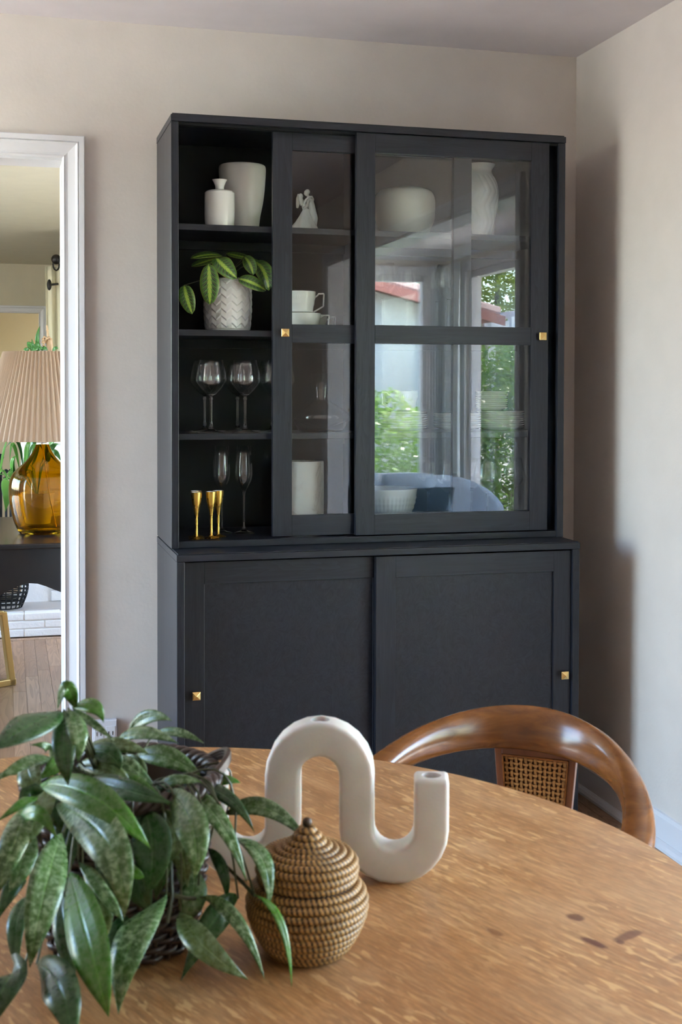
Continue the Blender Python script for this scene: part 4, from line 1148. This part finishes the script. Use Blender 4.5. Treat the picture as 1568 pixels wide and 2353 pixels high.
for (u, z_) in ((rS, .1265), (-5*rS, .1265), (-2*rS, .1273+rS+wS/2)):
    c_ = ud*u+bd*wS/2; cut.lathe([(0, z_-.022), (.0115, z_-.022), (.0115, z_+.01), (0, z_+.01)], (c_.x, c_.y, 0), 24)
cme = cut.mesh('cut'); fixn(cme); co = bpy.data.objects.new('cut', cme); col.objects.link(co); co.location = hold.location
bo = hold.modifiers.new('holes', 'BOOLEAN'); bo.object = co; bo.operation = 'DIFFERENCE'; bo.solver = 'EXACT'
bpy.context.view_layer.update()
nm = bpy.data.meshes.new_from_object(hold.evaluated_get(bpy.context.evaluated_depsgraph_get()))
hold.modifiers.clear(); hold.data = nm; bpy.data.objects.remove(co)
for p in nm.polygons: p.use_smooth = True
nm.set_sharp_from_angle(angle=R(35)); nm.materials.clear(); nm.materials.append(m_stone)

# ------------------------------------------------------------------ coiled rattan jar
jc = Vector((-.148, -2.642, .7505))
jar = thing('rattan_jar', 'small coiled rattan jar with a pointed lid on the table', 'jar', jc)
def coil(prof_, rc, nst, parent, name, lean=.5):
    # resample profile at coil pitch
    pts = [Vector((r, z, 0)) for r, z in smooth_prof(prof_, 8)]
    out = [pts[0]]; acc = 0
    for a_, b_ in zip(pts[:-1], pts[1:]):
        L = (b_-a_).length
        while acc+L >= 2*rc*.92:
            f_ = (2*rc*.92-acc)/L; a_ = a_.lerp(b_, f_); out.append(a_.copy()); L = (b_-a_).length; acc = 0
        acc += L
    mb = MB(); at_ = []; seg = 6
    for ki, c_ in enumerate(out):
        Rr = c_.x; cnt = max(8, int(2*PI*Rr/.0052)); N = cnt*4; i0 = len(mb.v)
        for q in range(N):
            th = 2*PI*q/N; ph = (q/N*cnt+ki*.37)
            for j in range(seg):
                b_ = 2*PI*j/seg; s_ = .5+.5*math.cos(2*PI*(ph+lean*math.sin(b_)*.5))
                rr = rc*(.92+.15*s_)
                R2 = Rr+rr*math.cos(b_); mb.v.append((R2*math.cos(th), R2*math.sin(th), c_.y+rr*math.sin(b_))); at_.append(s_)
        for q in range(N):
            q2 = (q+1) % N
            for j in range(seg):
                j2 = (j+1) % seg; mb.f.append((i0+q*seg+j, i0+q*seg+j2, i0+q2*seg+j2, i0+q2*seg+j))
    o = obj(name, mb, m_rattan, parent, smooth=True, angle=180, local=True)
    a_ = o.data.attributes.new('stitch', 'FLOAT', 'POINT'); a_.data.foreach_set('value', at_)
    return o
coil([(.030, .0042), (.040, .008), (.050, .022), (.058, .040), (.0605, .056), (.057, .068), (.050, .075)], .0045, 60, jar, 'body')
lidp = [(.0490, .0815), (.0505, .090), (.049, .0985), (.042, .1045), (.030, .109), (.018, .116), (.010, .125), (.004, .132)]
coil(lidp, .0043, 60, jar, 'lid')
obj('lining', MB().lathe([(0, .001), (.032, .001), (.050, .022), (.0585, .045), (.058, .062), (.050, .078), (.0495, .094), (.042, .104), (.015, .118), (0, .13)], seg=48), m_soil, jar, smooth=True, local=True)
obj('knob', MB().sphere((0, 0, .1375), .0052, 12, 8), m_rattan, jar, smooth=True, local=True)

# ------------------------------------------------------------------ wicker basket with the trailing plant
bc = Vector((-.332, -2.560, .7502))
pb = thing('basket_plant', 'trailing hoya with silver flecked leaves in a dark wicker basket', 'potted plant', bc)
RB, RT_, BH = .074, .096, .175
wk = MB(); rows = 27; stk = 28
for i in range(rows):
    z_ = .006+(BH-.016)*i/(rows-1); v = i/(rows-1); r_ = RB+(RT_-RB)*v**.7; N = stk*6
    pts = [((r_+.0032*math.sin(stk/2*a_+(i % 2)*PI))*math.cos(a_), (r_+.0032*math.sin(stk/2*a_+(i % 2)*PI))*math.sin(a_), z_+.0006*math.sin(3*a_+i)) for a_ in [2*PI*q/N for q in range(N)]]
    wk.tube(pts, .0034, 5, closed=True)
for q in range(stk):
    a_ = 2*PI*(q+.5)/stk*1.0
    wk.tube([((RB+(RT_-RB)*v**.7)*math.cos(a_), (RB+(RT_-RB)*v**.7)*math.sin(a_), BH*v) for v in (0.01, .2, .4, .6, .8, 1)], .003, 5)
obj('weave', wk, m_wicker, pb, smooth=True, angle=180, local=True, kind='stuff')
rm = MB()
for ph in (0, 2*PI/3, 4*PI/3):
    N = 180; pts = []
    for q in range(N):
        a_ = 2*PI*q/N; b_ = ph+a_*16; rr = RT_+.003+.0052*math.cos(b_); pts.append((rr*math.cos(a_), rr*math.sin(a_), BH+.0052*math.sin(b_)))
    rm.tube(pts, .0050, 6, closed=True)
obj('rim', rm, m_wicker, pb, smooth=True, angle=180, local=True)
hd = MB()
for k_ in range(3):
    a0 = -.02
    pts = [((RT_+.006+.012*math.sin(PI*u))*math.cos(a0+(u-.5)*.55), (RT_+.006+.012*math.sin(PI*u))*math.sin(a0+(u-.5)*.55), BH+.002-.03*0+.012*math.sin(PI*u)+k_*.003) for u in [q/12 for q in range(13)]]
    hd.tube(pts, .0036, 6)
obj('handle', hd, m_wicker, pb, smooth=True, local=True)
obj('liner', MB().lathe([(0, .002), (RB-.006, .002), (RT_-.008, BH-.012), (RT_-.012, BH-.012), (RT_-.02, BH-.03), (0, BH-.025)], seg=40), m_soil, pb, local=True)
# leaves: base, middle, tip as (px, py, depth), width px, material index, facing tweak
z1 = lambda x, y: (x*.357, 1560+y*.357)
HL = []
def LF(b, m_, t_, wpx, mi, D, dm=None, dt=None, tw=(0, 0, 0)):
    dm = D-.03 if dm is None else dm; dt = dm if dt is None else dt
    HL.append(((*b, D), (*m_, dm), (*t_, dt), wpx, mi, tw))
Z = z1
LF(Z(485, 195), Z(425, 60), Z(368, 195), 34, 1, 1.22, 1.20, 1.22, (0, 0, .6))
LF(Z(378, 205), Z(190, 300), Z(-60, 460), 84, 2, 1.20, 1.14, 1.10, (0, 0, .6))
LF(Z(412, 200), Z(412, 450), Z(440, 690), 50, 2, 1.20, 1.15, 1.15, (.1, 0, .1))
LF(Z(440, 190), Z(505, 350), Z(500, 535), 42, 0, 1.21, 1.16, 1.16, (.5, 0, .1))
LF(Z(470, 185), Z(600, 175), Z(668, 285), 34, 1, 1.22, 1.20, 1.20, (.2, 0, .6))
LF(Z(480, 200), Z(600, 290), Z(735, 392), 20, 0, 1.22, 1.20, 1.18, (.8, 0, .2))
LF(Z(830, 345), Z(955, 245), Z(1108, 270), 32, 0, 1.40, 1.38, 1.36, (0, 0, .4))
LF(Z(760, 385), Z(930, 345), Z(1150, 415), 34, 0, 1.38, 1.36, 1.34, (0, 0, .9))
LF(Z(1000, 350), Z(1150, 345), Z(1312, 412), 20, 0, 1.40, 1.38, 1.36, (0, 0, .8))
LF(Z(540, 450), Z(760, 425), Z(965, 485), 36, 3, 1.32, 1.30, 1.30, (0, 0, .9))
LF(Z(870, 495), Z(1100, 510), Z(1312, 655), 46, 0, 1.38, 1.35, 1.35, (0, 0, .5))
LF(Z(500, 555), Z(680, 570), Z(845, 662), 44, 3, 1.30, 1.27, 1.27, (0, 0, .6))
LF(Z(740, 495), Z(850, 570), Z(1005, 695), 34, 0, 1.32, 1.30, 1.30, (.3, 0, .5))
LF(Z(260, 680), Z(620, 770), Z(972, 1095), 72, 1, 1.20, 1.13, 1.12, (.1, 0, .5))
LF(Z(560, 650), Z(800, 710), Z(1110, 800), 50, 2, 1.25, 1.20, 1.18, (0, 0, .7))
LF(Z(360, 815), Z(690, 1050), Z(800, 1545), 92, 0, 1.22, 1.10, 1.09, (.2, 0, .25))
LF(Z(985, 725), Z(1130, 650), Z(1310, 668), 26, 0, 1.30, 1.28, 1.28, (0, 0, .7))
LF(Z(1270, 690), Z(1430, 650), Z(1552, 672), 24, 1, 1.36, 1.34, 1.34, (0, 0, .6))
LF(Z(1080, 720), Z(1240, 960), Z(1250, 1295), 74, 0, 1.28, 1.20, 1.19, (.3, 0, .1))
LF(Z(1130, 710), Z(1390, 880), Z(1590, 1310), 42, 0, 1.32, 1.27, 1.25, (.6, 0, .2))
LF(Z(1160, 700), Z(1440, 745), Z(1640, 990), 34, 2, 1.34, 1.30, 1.28, (.2, 0, .5))
LF((520, 1872), (612, 1857), (712, 1938), 40, 0, 1.36, 1.34, 1.32, (.3, 0, .5))
LF((540, 1925), (604, 1975), (618, 2092), 44, 0, 1.33, 1.27, 1.25, (.5, 0, .2))
LF((478, 1950), (512, 2000), (521, 2072), 26, 2, 1.30, 1.28, 1.28)
LF((585, 2055), (645, 2120), (671, 2268), 20, 1, 1.26, 1.22, 1.21, (.8, 0, 0))
LF((455, 2064), (540, 2110), (609, 2252), 32, 0, 1.27, 1.21, 1.20, (.5, 0, .2))
LF((415, 2095), (468, 2172), (572, 2252), 58, 3, 1.25, 1.18, 1.17, (.2, 0, .3))
LF((382, 2056), (302, 2160), (272, 2332), 86, 0, 1.24, 1.14, 1.12, (-.3, 0, .15))
LF((548, 2064), (490, 2120), (415, 2258), 60, 2, 1.28, 1.25, 1.24)
LF((160, 2005), (205, 2170), (250, 2338), 92, 1, 1.20, 1.09, 1.07, (0, 0, .1))
LF((142, 1915), (100, 2060), (68, 2225), 78, 0, 1.20, 1.10, 1.09, (.2, 0, .1))
LF((62, 1850), (30, 1940), (-18, 2075), 60, 0, 1.20, 1.13, 1.12, (.1, 0, .3))
LF((72, 1985), (30, 2035), (-5, 2115), 40, 2, 1.22, 1.17, 1.16)
LF((65, 2060), (36, 2130), (42, 2240), 40, 2, 1.22, 1.17, 1.16)
LF((85, 2215), (140, 2275), (168, 2410), 84, 2, 1.14, 1.06, 1.04, (.1, 0, .3))
LF((55, 2228), (15, 2255), (-30, 2380), 80, 2, 1.14, 1.07, 1.06, (-.2, 0, .2))
LF((180, 1980), (245, 2060), (284, 2120), 30, 0, 1.22, 1.18, 1.17, (.5, 0, 0))
LF((190, 1985), (235, 2085), (228, 2180), 50, 3, 1.22, 1.18, 1.18)
LF((368, 1858), (403, 1925), (377, 1988), 44, 3, 1.26, 1.23, 1.23)
LF((345, 1865), (365, 1960), (358, 2070), 66, 2, 1.27, 1.25, 1.25)
LF((450, 2000), (440, 2070), (415, 2120), 60, 0, 1.28, 1.26, 1.26)
LF((405, 1985), (420, 2000), (415, 2045), 36, 3, 1.28, 1.26, 1.26)
LF((40, 1895), (85, 1868), (132, 1932), 34, 1, 1.18, 1.15, 1.15, (0, 0, .5))
LF((60, 1745), (70, 1790), (92, 1822), 54, 3, 1.27, 1.24, 1.24, (0, 0, .3))
LF((118, 1742), (60, 1752), (-20, 1800), 30, 0, 1.28, 1.24, 1.22, (0, 0, .8))
LF((145, 1728), (125, 1760), (88, 1792), 34, 1, 1.26, 1.24, 1.24)
LF((110, 1745), (50, 1768), (-10, 1780), 20, 3, 1.30, 1.27, 1.25, (0, 0, .6))
LF((120, 1800), (85, 1880), (40, 1960), 48, 3, 1.24, 1.19, 1.18)
LF((90, 1830), (60, 1840), (-10, 1890), 26, 1, 1.25, 1.2, 1.18, (0, 0, .4))
LF((285, 2100), (265, 2170), (240, 2268), 52, 2, 1.25, 1.22, 1.21)
LF((140, 2050), (150, 2150), (172, 2280), 50, 2, 1.22, 1.18, 1.17)
LF((300, 1990), (320, 2040), (345, 2100), 62, 2, 1.26, 1.24, 1.24)
LF((235, 1960), (300, 2000), (332, 2016), 30, 1, 1.24, 1.22, 1.22)
LF((200, 1850), (250, 1930), (300, 2030), 70, 2, 1.27, 1.24, 1.24)
LF((130, 1860), (150, 1940), (130, 2040), 60, 2, 1.26, 1.23, 1.23)
LF((110, 1850), (70, 1830), (60, 1900), 50, 2, 1.27, 1.23, 1.23)
LF((100, 1950), (110, 2020), (90, 2080), 60, 2, 1.26, 1.23, 1.23)
LF((335, 1865), (352, 1955), (338, 2060), 84, 2, 1.25, 1.225, 1.225)
LF((390, 1850), (415, 1930), (430, 2040), 74, 3, 1.27, 1.25, 1.25)
LF((230, 1830), (275, 1860), (345, 1880), 60, 2, 1.27, 1.25, 1.25, (0, 0, .4))
LF((250, 1900), (262, 1990), (268, 2090), 80, 2, 1.27, 1.24, 1.24)
LF((210, 1800), (290, 1800), (390, 1850), 50, 1, 1.30, 1.27, 1.25, (0, 0, .6))
LF((150, 1800), (140, 1850), (150, 1930), 70, 2, 1.26, 1.23, 1.23)
LF((60, 1900), (50, 1980), (20, 2050), 60, 0, 1.22, 1.17, 1.16)
LF((420, 1800), (455, 1830), (470, 1900), 40, 2, 1.34, 1.32, 1.31)
LF((110, 1760), (112, 1720), (70, 1712), 22, 0, 1.30, 1.27, 1.26, (0, 0, .6))
LF((200, 1720), (255, 1735), (275, 1770), 44, 2, 1.28, 1.26, 1.26, (0, 0, .5))
LF((280, 1740), (320, 1760), (330, 1800), 30, 3, 1.33, 1.31, 1.31)
srand(12)
for b, m_, t_, wpx, mi, tw in HL:
    B, M, Tt = at(*b), at(*m_), at(*t_); B.z = max(B.z, .765); M.z = max(M.z, .758); Tt.z = max(Tt.z, .755)
    nn = toc*1.0+Vector(tw)*.9+Vector((random.uniform(-.12, .12), 0, random.uniform(-.05, .2)))
    leaf_obj('leaf', leaf_mesh('leaf', B, M, Tt, wpx*depth(M)/FPX*1.16, nn, fold=random.uniform(.12, .3), curl=random.uniform(.0, .25), nseg=14), m_leafs[mi], pb, thick=.0009)
stm = MB()
c0 = bc+Vector((0, 0, BH-.02)); c0w = Vector(c0)
for b, m_, t_, wpx, mi, tw in HL:
    B = at(*b); B.z = max(B.z, .765); M = at(*m_)
    ang = math.atan2(B.y-c0w.y, B.x-c0w.x); r_ = min(.07, math.hypot(B.x-c0w.x, B.y-c0w.y)*.6)
    a_ = c0w+Vector((r_*math.cos(ang)*.5, r_*math.sin(ang)*.5, 0))
    if B.z < c0w.z-.01:
        over = c0w+Vector(((RT_+.010)*math.cos(ang), (RT_+.010)*math.sin(ang), .030)); pts = [a_, over, B]
    else: pts = [a_, a_.lerp(B, .5)+Vector((0, 0, .012)), B]
    if len(pts) == 3:
        q0, q1, q2 = pts; q1 = q1 if B.z < c0w.z-.01 else q1; c_ = 2*q1-(q0+q2)/2
        pts = [q0*(1-u)**2+c_*2*u*(1-u)+q2*u*u for u in [k_/9 for k_ in range(10)]]
    stm.tube(pts, .0012, 5)
# the vine carrying the lower sprig
stm.tube([at(372, 2052, 1.25), at(395, 2056, 1.245), at(430, 2064, 1.25), at(460, 2064, 1.27)], .0022, 6)
stm.tube([at(392, 1960, 1.27), at(394, 2020, 1.25), at(396, 2056, 1.245), at(385, 2120, 1.24)], .0022, 6)
stm.tube([at(520, 1990, 1.3), at(560, 2030, 1.28), at(585, 2058, 1.26)], .0018, 6)
obj('stems', stm, m_stem, pb, smooth=True)

# ------------------------------------------------------------------ living room (seen mirrored in the door glass)
def cushion_mesh(w_, d_, h_, n=10):
    mb = MB()
    for s_ in (1, -1):
        i0 = len(mb.v)
        for i in range(n+1):
            for j in range(n+1):
                u, v = i/n*2-1, j/n*2-1; t_ = ((1-abs(u)**2.6)*(1-abs(v)**2.6))**.5
                k_ = 1-.08*(1-abs(u))*abs(v)**4
                mb.v.append((u*w_/2*(1-.05*(v*v)), v*d_/2*(1-.05*(u*u)), s_*h_/2*t_))
        for i in range(n):
            for j in range(n):
                q = i0+i*(n+1)+j; mb.f.append((q, q+1, q+n+2, q+n+1))
    return mb
# sofa with a back that swells to a rounded end
so_ = thing('sofa', 'grey-blue linen sofa with a rounded end reflected in the glass doors', 'sofa', (2.26, -4.8, 0))
poly = [(1.57, .14), (1.57, .675), (1.9, .690), (2.2, .695), (2.38, .705), (2.48, .730), (2.56, .738), (2.66, .725), (2.76, .690), (2.85, .640), (2.92, .585), (2.97, .52), (2.985, .42), (2.985, .14)]
obj('backrest', MB().prism(poly, (0, -5.05, 0), (1, 0, 0), (0, 0, 1), (0, -.22, 0)), m_sofa, so_, bevel=.04)
obj('seat', MB().box(1.57, 2.98, -5.05, -4.30, .14, .36), m_sofa, so_, bevel=.05)
for (a, b) in ((1.58, 2.27), (2.28, 2.97)): obj('seat_cushion', MB().box(a, b, -5.03, -4.31, .362, .455), m_sofa, so_, bevel=.03)
for x in (1.65, 2.9):
    for y in (-5.15, -4.4): obj('leg', MB().tube([(x, y, 0), (x, y, .16)], .018, 8), m_walnut2, so_)
for (x, y, z_, ry, rz, lb, m_, cat_) in ((1.79, -4.93, .64, 1.30, 0, 'grey-blue back cushion at the left of the reflected sofa', m_sofa, 'sofa cushion'), (2.20, -4.93, .63, 1.3, 0, 'grey-blue back cushion in the middle of the reflected sofa', m_sofa, 'sofa cushion'),
        (1.72, -4.74, .60, 1.15, .25, 'navy blue cushion on the left of the reflected sofa', m_navy, 'navy cushion'), (2.30, -4.74, .585, 1.1, -.2, 'navy blue cushion on the right of the reflected sofa', m_navy, 'navy cushion')):
    big = m_ is m_sofa
    o = solo('cushion', cushion_mesh(.40 if big else .34, .30 if big else .24, .09), m_, lb, cat_, (x, y, z_), 'cushions on the sofa', smooth=True, angle=180)
    o.rotation_euler = (ry, 0, rz)
# brass floor lamp
fl_ = thing('floor_lamp', 'slim brass floor lamp with a bent top reflected in the left door', 'lamp', (1.905, -5.6, 0))
LXx = 1.905; LYy = -5.6
obj('base', MB().lathe([(0, 0), (.12, 0), (.12, .015), (.02, .022), (0, .022)], (LXx, LYy, 0), 32), m_goldpaint, fl_, smooth=True, angle=40)
obj('pole', MB().tube([(LXx, LYy, .02), (LXx, LYy, 1.08), (LXx+.012, LYy, 1.14), (LXx+.04, LYy, 1.185), (LXx+.09, LYy, 1.20), (LXx+.13, LYy, 1.19)], .010, 8), m_goldpaint, fl_, smooth=True)
obj('lamp_shade', MB().lathe([(.02, .03), (.045, -.05), (.042, -.05), (.017, .025)], (LXx+.13, LYy, 1.16), 24, closed=True), m_goldpaint, fl_, smooth=True, angle=40)
curtain('curtain', 'pale floor-length curtain in the reflected corner, on the far wall', 2.86, 3.0, -6.29, -6.29, .03, 2.34, m_sheer, 3, .025, 'pale living-room curtains')
curtain('curtain', 'pale floor-length curtain in the reflected corner, beside the big window', 2.94, 2.94, -6.22, -5.93, .03, 2.34, m_sheer, 4, .025, 'pale living-room curtains')
curtain('curtain', 'pale floor-length curtain left of the narrow reflected window', 1.80, 2.24, -6.29, -6.29, .03, 2.34, m_sheer, 6, .03, 'pale living-room curtains')

# ------------------------------------------------------------------ garden outside
struct('ground', MB().box(-25, 25, -30, 25, -.35, -.30), m_lawn)
def translucent(m, c, f_):
    t = NT(m); out = m.node_tree.nodes['Material Output']; tr = t.n('ShaderNodeBsdfTranslucent'); tr.inputs[0].default_value = (*c, 1)
    mx = t.n('ShaderNodeMixShader'); mx.inputs[0].default_value = f_; t.l(t.b.outputs[0], mx.inputs[1]); t.l(tr.outputs[0], mx.inputs[2]); t.l(mx.outputs[0], out.inputs[0])
translucent(m_hedge, (.45, .55, .08), .4); translucent(m_hedge2, (.25, .45, .08), .35); translucent(m_sheer, (.8, .82, .82), .45)
def foliage(name, cx, cy_, cz, rx, ry, rz, n, m, label, size=.05, stem=True, seed=1, cat='bush'):
    srand(seed)
    root = thing(name, label, cat, (cx, cy_, -.30))
    mb = MB()
    for _ in range(n):
        while True:
            u = Vector((random.uniform(-1, 1), random.uniform(-1, 1), random.uniform(-1, 1)))
            L = max(abs(u.x), abs(u.y), abs(u.z))**.5*u.length
            if .55 < u.length < 1.15: break
        p = Vector((cx+u.x*rx, cy_+u.y*ry, cz+u.z*rz))
        a_ = Vector((random.gauss(0, 1), random.gauss(0, 1), random.gauss(0, .6))).normalized()
        b_ = a_.cross(Vector((random.gauss(0, 1), random.gauss(0, 1), random.gauss(0, 1)))).normalized()
        s_ = size*random.uniform(.6, 1.3); i = len(mb.v)
        mb.v += [tuple(p), tuple(p+a_*s_*.5+b_*s_*.28), tuple(p+a_*s_*1.1), tuple(p+a_*s_*.5-b_*s_*.28)]
        mb.f.append((i, i+1, i+2, i+3))
    me = mb.mesh('foliage', world_loc(root)); me.materials.append(m)
    o = bpy.data.objects.new('foliage', me); col.objects.link(o); o.parent = root; o['kind'] = 'stuff'
    obj('stem', MB().tube([(cx, cy_, -.3), (cx+.03, cy_, cz), (cx, cy_+.02, cz+rz*.6)], [.06, .04, .02], 8).tube([(cx, cy_, .1), (cx+rx*.5, cy_, cz)], .02, 6).tube([(cx, cy_, .1), (cx-rx*.5, cy_, cz)], .02, 6), m_bark, root, smooth=True)
    return root
foliage('garden_bush', 2.75, -8.55, .30, .95, .40, 1.05, 16000, m_hedge2, 'leafy green bush outside the narrow window, in front of the white house', seed=1)
foliage('garden_bush', 4.75, -8.55, .45, .98, .40, 1.35, 30000, m_hedge2, 'tall laurel hedge bush outside the large reflected window', seed=2)
foliage('garden_bush', 6.75, -7.9, .40, .95, .6, 1.25, 8000, m_hedge2, 'rounded laurel bush right of the laurel outside the large window', seed=3)
foliage('garden_tree', 10.3, -14.0, 3.1, 2.4, 2.0, 2.4, 30000, m_hedge, 'yellow-green tree high behind the garden bushes', .075, seed=4, cat='tree')
foliage('garden_tree', 12.0, -8.6, 2.6, 2.2, 2.4, 2.6, 24000, m_hedge, 'yellow-green tree far right of the garden bushes', .08, seed=5, cat='tree')
foliage('garden_tree', 6.25, -13.4, 2.9, 1.15, .9, 1.5, 24000, m_hedge, 'yellow-green tree at the corner of the red roofed house', .07, seed=6, cat='tree')
foliage('garden_bush', -7.6, -4.6, .3, .9, 2.2, .8, 5000, m_hedge2, 'low bush outside the left window', seed=7)
# neighbour house
hs_ = thing('neighbour_house', 'white stucco house with a red tiled roof seen in the glass reflection', 'house', (2.6, -12.6, -.3))
RK = lambda x: 2.47-.245*(x-3.23) if x > 1.4 else 2.47-.245*(1.4-3.23)-.245*(1.4-x)
obj('wall', MB().prism([(-1.2, -.3), (-1.2, RK(-1.2)-.06), (1.4, RK(1.4)-.06), (4.25, RK(4.25)-.06), (4.25, -.3)], (0, -9.5, 0), (1, 0, 0), (0, 0, 1), (0, -4.5, 0)), m_stucco, hs_)
obj('roof', MB().prism([(-1.6, RK(-1.6)-.05), (1.4, RK(1.4)-.05), (4.62, RK(4.62)-.05), (4.62, RK(4.62)), (1.4, RK(1.4)), (-1.6, RK(-1.6))], (0, -9.2, 0), (1, 0, 0), (0, 0, 1), (0, -5.0, 0)), m_rtile, hs_)
obj('barge_board', MB().prism([(1.4, RK(1.4)-.09), (4.66, RK(4.66)-.09), (4.66, RK(4.66)+.01), (1.4, RK(1.4)+.01)], (0, -9.17, 0), (1, 0, 0), (0, 0, 1), (0, -.03, 0)), m_rtile, hs_)
m_tile = mat('weathered_roof_tile', (.36, .25, .22), .85)
for i in range(22):
    y_ = -9.28-i*.22
    obj('roof_tile_row', MB().tube([(1.4, y_, RK(1.4)+.04), (4.62, y_, RK(4.62)+.04)], .07, 8), m_tile, hs_, smooth=True)
# white pergola outside the big window
pg = thing('pergola', 'white timber pergola outside the large reflected window', 'pergola', (5.4, -9.4, -.3))
for (x, y) in ((4.72, -9.12), (6.5, -9.12), (4.72, -9.9), (6.5, -9.9)): obj('post', MB().box(x, x+.09, y, y+.09, -.3, 2.0), m_fence, pg)
for y in (-9.12, -9.9): obj('beam', MB().box(4.68, 6.7, y, y+.07, 2.0, 2.12), m_fence, pg)
for i in range(7): obj('rafter', MB().box(4.75+i*.28, 4.79+i*.28, -10.0, -8.95, 2.12, 2.19), m_fence, pg)
obj('brace', MB().tube([(4.78, -9.1, 1.55), (5.3, -9.1, 2.02)], .03, 4), m_fence, pg)
